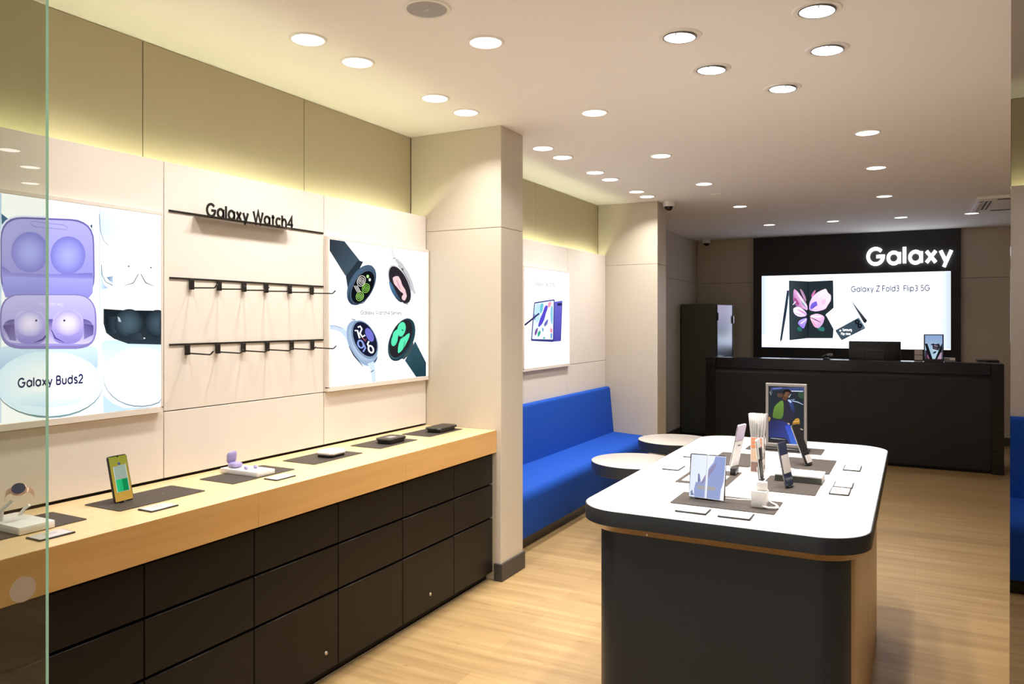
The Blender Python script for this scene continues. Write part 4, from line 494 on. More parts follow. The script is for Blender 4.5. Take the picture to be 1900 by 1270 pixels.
 ["s",[[3.53,1.446],[3.542,1.439]],[[3.537,1.45],[3.549,1.443]],[42,60,56],0],
 ["s",[[3.561,1.382],[3.543,1.339]],[[3.567,1.381],[3.549,1.338]],[60,150,120],0],
]
ART_TAB = [
 ["t","Galaxy Tab S7 FE",5.336,1.779,5.704,0.024,0.2,[140,140,150]],
 ["p",[[5.689,1.642],[5.689,1.645],[5.692,1.648],[5.695,1.65],[5.7,1.652],[5.707,1.654],[5.715,1.655],[5.832,1.666],[5.84,1.667],[5.847,1.666],[5.852,1.665],[5.855,1.663],[5.857,1.661],[5.858,1.658],[5.831,1.337],[5.83,1.333],[5.827,1.331],[5.823,1.328],[5.818,1.327],[5.811,1.326],[5.803,1.326],[5.696,1.325],[5.689,1.325],[5.682,1.326],[5.677,1.328],[5.674,1.33],[5.672,1.332],[5.671,1.336]],[112,108,212],[84,80,176],[[5.763,1.659],[5.763,1.332]]],
 ["p",[[5.756,1.638],[5.756,1.64],[5.758,1.642],[5.76,1.643],[5.763,1.644],[5.766,1.645],[5.771,1.645],[5.832,1.647],[5.836,1.647],[5.84,1.647],[5.843,1.646],[5.845,1.645],[5.846,1.643],[5.847,1.642],[5.846,1.632],[5.845,1.63],[5.844,1.629],[5.842,1.627],[5.838,1.626],[5.835,1.626],[5.83,1.625],[5.771,1.623],[5.766,1.623],[5.763,1.624],[5.76,1.624],[5.758,1.626],[5.756,1.627],[5.756,1.629]],[48,46,90]],
 ["s",[[5.846,1.664],[5.819,1.328]],[[5.856,1.665],[5.829,1.327]],[70,66,150],0],
 ["p",[[5.317,1.63],[5.319,1.633],[5.321,1.637],[5.325,1.639],[5.331,1.641],[5.337,1.643],[5.346,1.644],[5.675,1.673],[5.684,1.674],[5.691,1.673],[5.696,1.672],[5.7,1.67],[5.703,1.667],[5.703,1.663],[5.686,1.334],[5.685,1.33],[5.682,1.327],[5.678,1.325],[5.672,1.324],[5.665,1.323],[5.656,1.323],[5.288,1.34],[5.28,1.34],[5.274,1.342],[5.269,1.344],[5.266,1.346],[5.264,1.349],[5.264,1.352]],[62,66,132]],
 ["p",[[5.332,1.627],[5.332,1.629],[5.334,1.63],[5.336,1.632],[5.338,1.633],[5.342,1.634],[5.346,1.634],[5.671,1.663],[5.675,1.663],[5.679,1.663],[5.682,1.663],[5.684,1.662],[5.685,1.66],[5.685,1.658],[5.667,1.35],[5.667,1.348],[5.666,1.346],[5.664,1.345],[5.661,1.344],[5.657,1.344],[5.652,1.344],[5.296,1.355],[5.292,1.355],[5.289,1.355],[5.287,1.356],[5.285,1.357],[5.284,1.359],[5.284,1.361]],[226,240,252],[240,246,255],[[5.323,1.634],[5.671,1.35]]],
 ["p",[[5.369,1.63],[5.4,1.633],[5.413,1.63],[5.423,1.617],[5.427,1.598],[5.427,1.556],[5.425,1.535],[5.418,1.515],[5.409,1.504],[5.39,1.488],[5.379,1.482],[5.366,1.482],[5.354,1.488],[5.334,1.503],[5.326,1.515],[5.323,1.533],[5.325,1.553],[5.334,1.592],[5.342,1.61],[5.355,1.624]],[196,226,244]],
 ["p",[[5.445,1.635],[5.47,1.637],[5.48,1.636],[5.487,1.629],[5.487,1.619],[5.48,1.597],[5.476,1.586],[5.468,1.575],[5.459,1.568],[5.442,1.557],[5.434,1.556],[5.428,1.562],[5.426,1.575],[5.425,1.606],[5.427,1.62],[5.434,1.631]],[120,200,216]],
 ["p",[[5.594,1.649],[5.62,1.652],[5.631,1.651],[5.637,1.647],[5.636,1.64],[5.627,1.624],[5.622,1.616],[5.613,1.61],[5.604,1.607],[5.587,1.604],[5.579,1.605],[5.573,1.609],[5.571,1.616],[5.571,1.632],[5.574,1.64],[5.583,1.646]],[236,166,190]],
 ["p",[[5.636,1.615],[5.654,1.621],[5.662,1.616],[5.668,1.598],[5.668,1.572],[5.666,1.511],[5.663,1.485],[5.657,1.469],[5.649,1.467],[5.634,1.478],[5.627,1.488],[5.622,1.506],[5.62,1.527],[5.62,1.571],[5.622,1.591],[5.628,1.607]],[150,206,226]],
 ["p",[[5.556,1.583],[5.569,1.589],[5.575,1.588],[5.582,1.581],[5.586,1.57],[5.593,1.542],[5.593,1.528],[5.589,1.512],[5.581,1.499],[5.562,1.477],[5.553,1.472],[5.547,1.479],[5.545,1.496],[5.545,1.54],[5.546,1.56],[5.551,1.576]],[240,236,252]],
 ["p",[[5.52,1.616],[5.539,1.622],[5.55,1.622],[5.566,1.617],[5.569,1.609],[5.562,1.593],[5.553,1.581],[5.536,1.562],[5.526,1.547],[5.511,1.519],[5.498,1.503],[5.474,1.481],[5.454,1.468],[5.418,1.451],[5.402,1.448],[5.39,1.456],[5.394,1.47],[5.419,1.506],[5.436,1.527],[5.465,1.554],[5.483,1.573],[5.506,1.604]],[92,78,206]],
 ["p",[[5.52,1.487],[5.552,1.504],[5.565,1.509],[5.574,1.509],[5.575,1.504],[5.568,1.487],[5.563,1.479],[5.555,1.47],[5.546,1.464],[5.527,1.455],[5.517,1.452],[5.509,1.452],[5.504,1.455],[5.498,1.465],[5.499,1.471],[5.507,1.479]],[110,110,190]],
 ["p",[[5.358,1.435],[5.374,1.442],[5.381,1.443],[5.385,1.44],[5.385,1.435],[5.38,1.42],[5.377,1.413],[5.371,1.404],[5.365,1.398],[5.353,1.388],[5.347,1.384],[5.341,1.382],[5.336,1.383],[5.329,1.389],[5.327,1.393],[5.327,1.399],[5.329,1.405],[5.336,1.418],[5.341,1.425],[5.349,1.431]],[128,88,158]],
 ["p",[[5.392,1.408],[5.41,1.417],[5.419,1.419],[5.426,1.419],[5.43,1.416],[5.434,1.407],[5.434,1.402],[5.429,1.394],[5.422,1.387],[5.405,1.374],[5.397,1.37],[5.389,1.37],[5.385,1.375],[5.38,1.388],[5.38,1.395],[5.385,1.402]],[60,170,142]],
 ["p",[[5.486,1.364],[5.499,1.368],[5.505,1.369],[5.511,1.367],[5.514,1.365],[5.519,1.358],[5.52,1.354],[5.515,1.352],[5.508,1.352],[5.49,1.352],[5.483,1.352],[5.477,1.354],[5.475,1.355],[5.475,1.358],[5.476,1.36],[5.48,1.362]],[90,190,160]],
 ["p",[[5.631,1.437],[5.648,1.431],[5.655,1.428],[5.66,1.422],[5.66,1.417],[5.656,1.406],[5.653,1.401],[5.647,1.398],[5.64,1.399],[5.625,1.401],[5.619,1.404],[5.615,1.41],[5.614,1.416],[5.615,1.43],[5.618,1.435],[5.624,1.438]],[236,150,176]],
 ["p",[[5.469,1.441],[5.481,1.439],[5.486,1.437],[5.49,1.433],[5.49,1.429],[5.488,1.419],[5.486,1.415],[5.482,1.412],[5.479,1.411],[5.471,1.413],[5.468,1.414],[5.464,1.418],[5.462,1.423],[5.46,1.434],[5.46,1.438],[5.463,1.441]],[110,160,200]],
 ["p",[[5.321,1.549],[5.327,1.552],[5.33,1.551],[5.333,1.547],[5.335,1.54],[5.337,1.524],[5.337,1.517],[5.335,1.51],[5.332,1.506],[5.323,1.5],[5.32,1.5],[5.317,1.504],[5.316,1.512],[5.316,1.53],[5.317,1.539],[5.319,1.546]],[120,130,206]],
 ["p",[[5.629,1.396],[5.643,1.396],[5.649,1.394],[5.653,1.388],[5.654,1.381],[5.651,1.364],[5.649,1.356],[5.644,1.351],[5.64,1.349],[5.629,1.35],[5.624,1.352],[5.62,1.358],[5.619,1.365],[5.617,1.382],[5.618,1.389],[5.623,1.394]],[120,170,220]],
 ["s",[[5.168,1.46],[5.418,1.552]],[[5.15,1.471],[5.401,1.561]],[52,46,98],0],
 ["s",[[5.164,1.459],[5.189,1.47]],[[5.15,1.467],[5.171,1.478]],[40,34,70],0],
]
ART_FOLD = [
 ["p",[[-1.825,2.098],[-1.522,2.098],[-1.522,1.142],[-1.825,1.142]],[206,216,248],[255,255,255],[[-1.821,1.667],[-1.522,1.665]]],
 ["p",[[0.04,2.098],[0.385,2.098],[0.385,1.152],[0.04,1.146]],[255,255,255],[200,212,254],[[0.064,1.653],[0.385,1.65]]],
 ["p",[[-1.825,1.308],[-0.686,1.318],[-0.686,1.147],[-1.825,1.142]],[255,255,255],[228,236,252],[[-1.355,1.312],[-1.355,1.165]]],
 ["s",[[-1.505,1.903],[-1.552,1.564],[-1.594,1.238]],[[-1.472,1.898],[-1.516,1.559],[-1.569,1.234]],[44,58,74],0],
 ["s",[[-1.587,1.253],[-1.593,1.213]],[[-1.571,1.248],[-1.587,1.211]],[30,36,44],0],
 ["s",[[-1.481,1.886],[-1.498,1.754]],[[-1.474,1.885],[-1.491,1.753]],[110,130,150],0],
 ["p",[[-1.48,2.021],[-1.48,2.025],[-1.479,2.028],[-1.478,2.03],[-1.475,2.031],[-1.473,2.032],[-1.469,2.032],[-1.243,2.016],[-1.239,2.016],[-1.235,2.016],[-1.232,2.015],[-1.228,2.015],[-1.224,2.015],[-1.221,2.015],[-0.946,2.022],[-0.943,2.022],[-0.94,2.021],[-0.938,2.019],[-0.936,2.017],[-0.935,2.014],[-0.935,2.011],[-0.93,1.675],[-0.93,1.671],[-0.931,1.667],[-0.932,1.664],[-0.934,1.661],[-0.936,1.658],[-0.938,1.656],[-1.02,1.582],[-1.023,1.579],[-1.024,1.577],[-1.025,1.574],[-1.025,1.571],[-1.024,1.568],[-1.022,1.565],[-1.015,1.555],[-1.013,1.552],[-1.011,1.548],[-1.009,1.545],[-1.007,1.542],[-1.005,1.539],[-1.004,1.535],[-0.935,1.397],[-0.933,1.394],[-0.932,1.391],[-0.931,1.387],[-0.931,1.383],[-0.931,1.38],[-0.931,1.376],[-0.937,1.281],[-0.938,1.277],[-0.939,1.275],[-0.94,1.272],[-0.943,1.271],[-0.945,1.27],[-0.949,1.269],[-1.234,1.266],[-1.238,1.266],[-1.242,1.266],[-1.245,1.266],[-1.249,1.265],[-1.253,1.265],[-1.256,1.265],[-1.462,1.238],[-1.466,1.238],[-1.468,1.239],[-1.471,1.24],[-1.472,1.242],[-1.473,1.245],[-1.473,1.249]],[40,50,54]],
 ["p",[[-1.469,2.018],[-1.237,2.004],[-1.24,1.278],[-1.461,1.252]],[58,70,76],[34,42,46],[[-1.466,1.664],[-1.237,1.663]]],
 ["s",[[-1.237,2.015],[-1.243,1.266]],[[-1.232,2.015],[-1.237,1.266]],[24,30,34],0],
 ["s",[[-1.481,2.011],[-1.475,1.252]],[[-1.474,2.011],[-1.468,1.252]],[90,110,125],0],
 ["p",[[-1.413,1.919],[-1.385,1.898],[-1.361,1.869],[-1.315,1.802],[-1.29,1.765],[-1.261,1.719],[-1.25,1.688],[-1.246,1.642],[-1.259,1.634],[-1.3,1.656],[-1.328,1.666],[-1.369,1.673],[-1.392,1.691],[-1.421,1.737],[-1.428,1.787],[-1.423,1.891]],[238,206,234],[156,92,152],[[-1.3,1.809],[-1.411,1.752]]],
 ["p",[[-1.337,1.917],[-1.325,1.91],[-1.318,1.903],[-1.308,1.889],[-1.3,1.873],[-1.284,1.839],[-1.277,1.821],[-1.27,1.801],[-1.267,1.785],[-1.264,1.759],[-1.265,1.75],[-1.268,1.748],[-1.274,1.755],[-1.288,1.776],[-1.296,1.79],[-1.306,1.813],[-1.316,1.836],[-1.333,1.883],[-1.339,1.903],[-1.341,1.916]],[190,150,186]],
 ["p",[[-1.317,1.776],[-1.304,1.77],[-1.297,1.764],[-1.288,1.751],[-1.281,1.736],[-1.266,1.703],[-1.26,1.688],[-1.256,1.676],[-1.255,1.671],[-1.257,1.666],[-1.26,1.667],[-1.268,1.673],[-1.277,1.682],[-1.296,1.703],[-1.306,1.715],[-1.314,1.729],[-1.318,1.74],[-1.323,1.762],[-1.324,1.77],[-1.322,1.776]],[60,150,160]],
 ["p",[[-1.409,1.802],[-1.395,1.793],[-1.387,1.785],[-1.378,1.773],[-1.37,1.759],[-1.355,1.732],[-1.35,1.72],[-1.352,1.711],[-1.358,1.709],[-1.377,1.712],[-1.387,1.717],[-1.396,1.729],[-1.403,1.745],[-1.413,1.78],[-1.416,1.794],[-1.414,1.803]],[170,76,140]],
 ["s",[[-1.378,1.865],[-1.306,1.739],[-1.252,1.664]],[[-1.374,1.867],[-1.294,1.747],[-1.249,1.667]],[250,240,250],0],
 ["p",[[-1.228,1.653],[-1.225,1.713],[-1.217,1.747],[-1.197,1.793],[-1.18,1.819],[-1.147,1.851],[-1.126,1.868],[-1.093,1.887],[-1.07,1.898],[-1.034,1.913],[-1.017,1.906],[-1.002,1.871],[-0.99,1.854],[-0.969,1.838],[-0.962,1.819],[-0.962,1.776],[-0.969,1.75],[-0.99,1.715],[-1.003,1.693],[-1.022,1.658],[-1.05,1.64],[-1.115,1.622],[-1.155,1.619],[-1.21,1.63]],[226,200,244],[246,224,236],[[-1.218,1.692],[-0.989,1.834]]],
 ["p",[[-1.196,1.841],[-1.186,1.862],[-1.18,1.872],[-1.173,1.882],[-1.168,1.888],[-1.157,1.898],[-1.152,1.9],[-1.149,1.898],[-1.149,1.892],[-1.151,1.876],[-1.153,1.867],[-1.159,1.854],[-1.165,1.842],[-1.179,1.819],[-1.185,1.81],[-1.191,1.805],[-1.195,1.806],[-1.2,1.815],[-1.201,1.821],[-1.199,1.831]],[206,126,180]],
 ["p",[[-1.216,1.672],[-1.209,1.699],[-1.202,1.713],[-1.192,1.726],[-1.181,1.734],[-1.157,1.747],[-1.146,1.75],[-1.137,1.748],[-1.132,1.741],[-1.127,1.722],[-1.127,1.712],[-1.132,1.7],[-1.14,1.691],[-1.16,1.676],[-1.17,1.668],[-1.182,1.662],[-1.192,1.658],[-1.209,1.652],[-1.215,1.653],[-1.218,1.661]],[122,104,216]],
 ["s",[[-1.217,1.624],[-1.16,1.679],[-1.122,1.7]],[[-1.219,1.628],[-1.167,1.688],[-1.124,1.704]],[80,60,150],0],
 ["p",[[-1.065,1.768],[-1.046,1.774],[-1.037,1.775],[-1.029,1.771],[-1.024,1.765],[-1.02,1.748],[-1.02,1.739],[-1.024,1.728],[-1.032,1.719],[-1.052,1.704],[-1.061,1.7],[-1.069,1.704],[-1.073,1.713],[-1.078,1.739],[-1.078,1.752],[-1.073,1.762]],[248,200,220]],
 ["s",[[-1.106,1.802],[-1.014,1.875]],[[-1.113,1.811],[-1.016,1.879]],[252,240,250],0],
 ["p",[[-1.41,1.669],[-1.387,1.679],[-1.374,1.681],[-1.358,1.68],[-1.345,1.675],[-1.321,1.661],[-1.309,1.652],[-1.295,1.64],[-1.284,1.629],[-1.267,1.607],[-1.26,1.595],[-1.256,1.584],[-1.258,1.576],[-1.266,1.563],[-1.272,1.557],[-1.285,1.552],[-1.299,1.55],[-1.329,1.548],[-1.344,1.549],[-1.362,1.554],[-1.375,1.56],[-1.397,1.576],[-1.407,1.586],[-1.416,1.6],[-1.421,1.613],[-1.426,1.638],[-1.425,1.651],[-1.419,1.662]],[246,236,250],[214,196,240],[[-1.425,1.635],[-1.259,1.561]]],
 ["s",[[-1.384,1.646],[-1.317,1.607],[-1.258,1.573]],[[-1.382,1.652],[-1.311,1.62],[-1.255,1.578]],[206,120,190],0],
 ["s",[[-1.417,1.603],[-1.329,1.567]],[[-1.416,1.607],[-1.326,1.578]],[200,170,226],0],
 ["p",[[-1.362,1.478],[-1.351,1.494],[-1.343,1.502],[-1.329,1.511],[-1.315,1.517],[-1.285,1.528],[-1.272,1.531],[-1.261,1.531],[-1.257,1.526],[-1.255,1.513],[-1.256,1.503],[-1.26,1.485],[-1.266,1.465],[-1.28,1.423],[-1.287,1.405],[-1.296,1.394],[-1.303,1.394],[-1.316,1.403],[-1.324,1.409],[-1.333,1.419],[-1.342,1.428],[-1.358,1.447],[-1.364,1.457],[-1.365,1.469]],[150,128,232],[196,176,244],[[-1.314,1.385],[-1.286,1.517]]],
 ["s",[[-1.26,1.519],[-1.332,1.463]],[[-1.258,1.515],[-1.324,1.453]],[250,240,252],0],
 ["p",[[-1.202,1.569],[-1.153,1.586],[-1.123,1.588],[-1.082,1.576],[-1.062,1.566],[-1.043,1.551],[-1.04,1.528],[-1.052,1.476],[-1.066,1.446],[-1.099,1.406],[-1.12,1.397],[-1.153,1.41],[-1.172,1.432],[-1.198,1.485],[-1.209,1.514],[-1.216,1.551]],[244,214,228],[206,176,214],[[-1.204,1.546],[-1.082,1.43]]],
 ["s",[[-1.216,1.54],[-1.153,1.504],[-1.083,1.471]],[[-1.214,1.546],[-1.147,1.515],[-1.081,1.475]],[70,56,90],0],
 ["s",[[-1.21,1.547],[-1.123,1.541],[-1.066,1.549]],[[-1.21,1.551],[-1.123,1.556],[-1.066,1.554]],[252,236,244],0],
 ["s",[[-1.203,1.516],[-1.156,1.426]],[[-1.2,1.518],[-1.144,1.434]],[232,150,170],0],
 ["p",[[-1.366,1.41],[-1.353,1.414],[-1.346,1.414],[-1.338,1.412],[-1.333,1.407],[-1.323,1.395],[-1.319,1.389],[-1.316,1.381],[-1.317,1.375],[-1.32,1.363],[-1.323,1.359],[-1.33,1.356],[-1.338,1.357],[-1.356,1.361],[-1.364,1.364],[-1.371,1.371],[-1.374,1.378],[-1.376,1.393],[-1.375,1.401],[-1.371,1.407]],[46,112,110]],
 ["p",[[-1.109,1.397],[-1.088,1.41],[-1.077,1.415],[-1.067,1.417],[-1.059,1.415],[-1.049,1.408],[-1.044,1.403],[-1.041,1.395],[-1.04,1.386],[-1.041,1.37],[-1.044,1.363],[-1.051,1.358],[-1.059,1.358],[-1.079,1.361],[-1.089,1.363],[-1.099,1.367],[-1.106,1.371],[-1.118,1.379],[-1.121,1.384],[-1.117,1.391]],[52,124,118]],
 ["s",[[-1.429,1.706],[-1.39,1.748]],[[-1.434,1.71],[-1.398,1.756]],[250,244,252],0],
 ["s",[[-1.245,1.721],[-1.245,1.371]],[[-1.234,1.721],[-1.234,1.371]],[22,26,32],0],
 ["t","Galaxy Z Fold3",-0.722,1.869,-0.17,0.068,0.24,[60,64,92]],
 ["t","Flip3 5G",-0.123,1.868,0.167,0.066,0.24,[60,64,92]],
 ["p",[[-0.73,1.77],[-0.712,1.744],[-0.534,1.499],[-0.554,1.465],[-0.575,1.477]],[96,104,112],[26,32,38],[[-0.725,1.758],[-0.608,1.587]]],
 ["p",[[-0.901,1.353],[-0.904,1.359],[-0.905,1.364],[-0.905,1.368],[-0.903,1.373],[-0.9,1.377],[-0.895,1.38],[-0.647,1.529],[-0.642,1.532],[-0.638,1.533],[-0.633,1.532],[-0.629,1.531],[-0.625,1.527],[-0.622,1.522],[-0.564,1.423],[-0.562,1.418],[-0.561,1.413],[-0.561,1.408],[-0.563,1.404],[-0.566,1.4],[-0.57,1.397],[-0.818,1.254],[-0.824,1.252],[-0.829,1.251],[-0.833,1.251],[-0.837,1.253],[-0.841,1.257],[-0.845,1.261]],[70,88,102],[58,72,84],[[-0.895,1.373],[-0.583,1.432]]],
 ["p",[[-0.679,1.508],[-0.632,1.536],[-0.557,1.406],[-0.601,1.383]],[96,118,132]],
 ["s",[[-0.833,1.244],[-0.555,1.4]],[[-0.837,1.251],[-0.559,1.407]],[36,44,54],0],
 ["e",[-0.65,1.482],[[-0.621,1.482],[-0.622,1.475],[-0.624,1.469],[-0.627,1.463],[-0.632,1.458],[-0.637,1.454],[-0.643,1.452],[-0.65,1.451],[-0.656,1.452],[-0.662,1.454],[-0.667,1.458],[-0.672,1.463],[-0.675,1.469],[-0.677,1.475],[-0.678,1.482],[-0.677,1.489],[-0.675,1.496],[-0.672,1.502],[-0.667,1.507],[-0.662,1.51],[-0.656,1.513],[-0.65,1.514],[-0.643,1.513],[-0.637,1.51],[-0.632,1.507],[-0.627,1.502],[-0.624,1.496],[-0.622,1.489]],[18,22,28],[18,22,28]],
 ["e",[-0.619,1.431],[[-0.59,1.432],[-0.591,1.425],[-0.593,1.418],[-0.597,1.412],[-0.601,1.407],[-0.606,1.403],[-0.612,1.401],[-0.619,1.4],[-0.625,1.401],[-0.631,1.403],[-0.636,1.407],[-0.641,1.412],[-0.644,1.418],[-0.646,1.424],[-0.647,1.431],[-0.646,1.438],[-0.644,1.445],[-0.641,1.451],[-0.636,1.456],[-0.631,1.459],[-0.625,1.462],[-0.619,1.463],[-0.612,1.462],[-0.606,1.46],[-0.601,1.456],[-0.597,1.451],[-0.593,1.445],[-0.591,1.438]],[18,22,28],[18,22,28]],
 ["e",[-0.65,1.482],[[-0.638,1.482],[-0.638,1.48],[-0.639,1.477],[-0.641,1.474],[-0.642,1.472],[-0.645,1.471],[-0.647,1.47],[-0.65,1.47],[-0.652,1.47],[-0.655,1.471],[-0.657,1.472],[-0.659,1.474],[-0.66,1.477],[-0.661,1.479],[-0.661,1.482],[-0.661,1.485],[-0.66,1.488],[-0.659,1.49],[-0.657,1.492],[-0.655,1.494],[-0.652,1.495],[-0.65,1.495],[-0.647,1.495],[-0.645,1.494],[-0.642,1.492],[-0.641,1.49],[-0.639,1.488],[-0.638,1.485]],[60,72,90],[60,72,90]],
 ["e",[-0.619,1.431],[[-0.607,1.431],[-0.607,1.429],[-0.608,1.426],[-0.61,1.424],[-0.611,1.421],[-0.614,1.42],[-0.616,1.419],[-0.619,1.419],[-0.621,1.419],[-0.624,1.42],[-0.626,1.421],[-0.628,1.423],[-0.629,1.426],[-0.63,1.429],[-0.63,1.431],[-0.63,1.434],[-0.629,1.437],[-0.628,1.439],[-0.626,1.441],[-0.624,1.443],[-0.621,1.444],[-0.619,1.444],[-0.616,1.444],[-0.614,1.443],[-0.611,1.441],[-0.61,1.439],[-0.608,1.437],[-0.607,1.434]],[60,72,90],[60,72,90]],
 ["s",[[-0.855,1.354],[-0.836,1.363]],[[-0.862,1.373],[-0.844,1.381]],[255,255,255],0],
 ["t","Samsung",-0.822,1.365,-0.712,0.029,0.3,[255,255,255]],
 ["t","Flip time",-0.84,1.313,-0.727,0.029,0.3,[255,255,255]],
 ["s",[[-0.112,1.21],[0.302,1.216]],[[-0.112,1.217],[0.302,1.223]],[222,226,234],0],
]
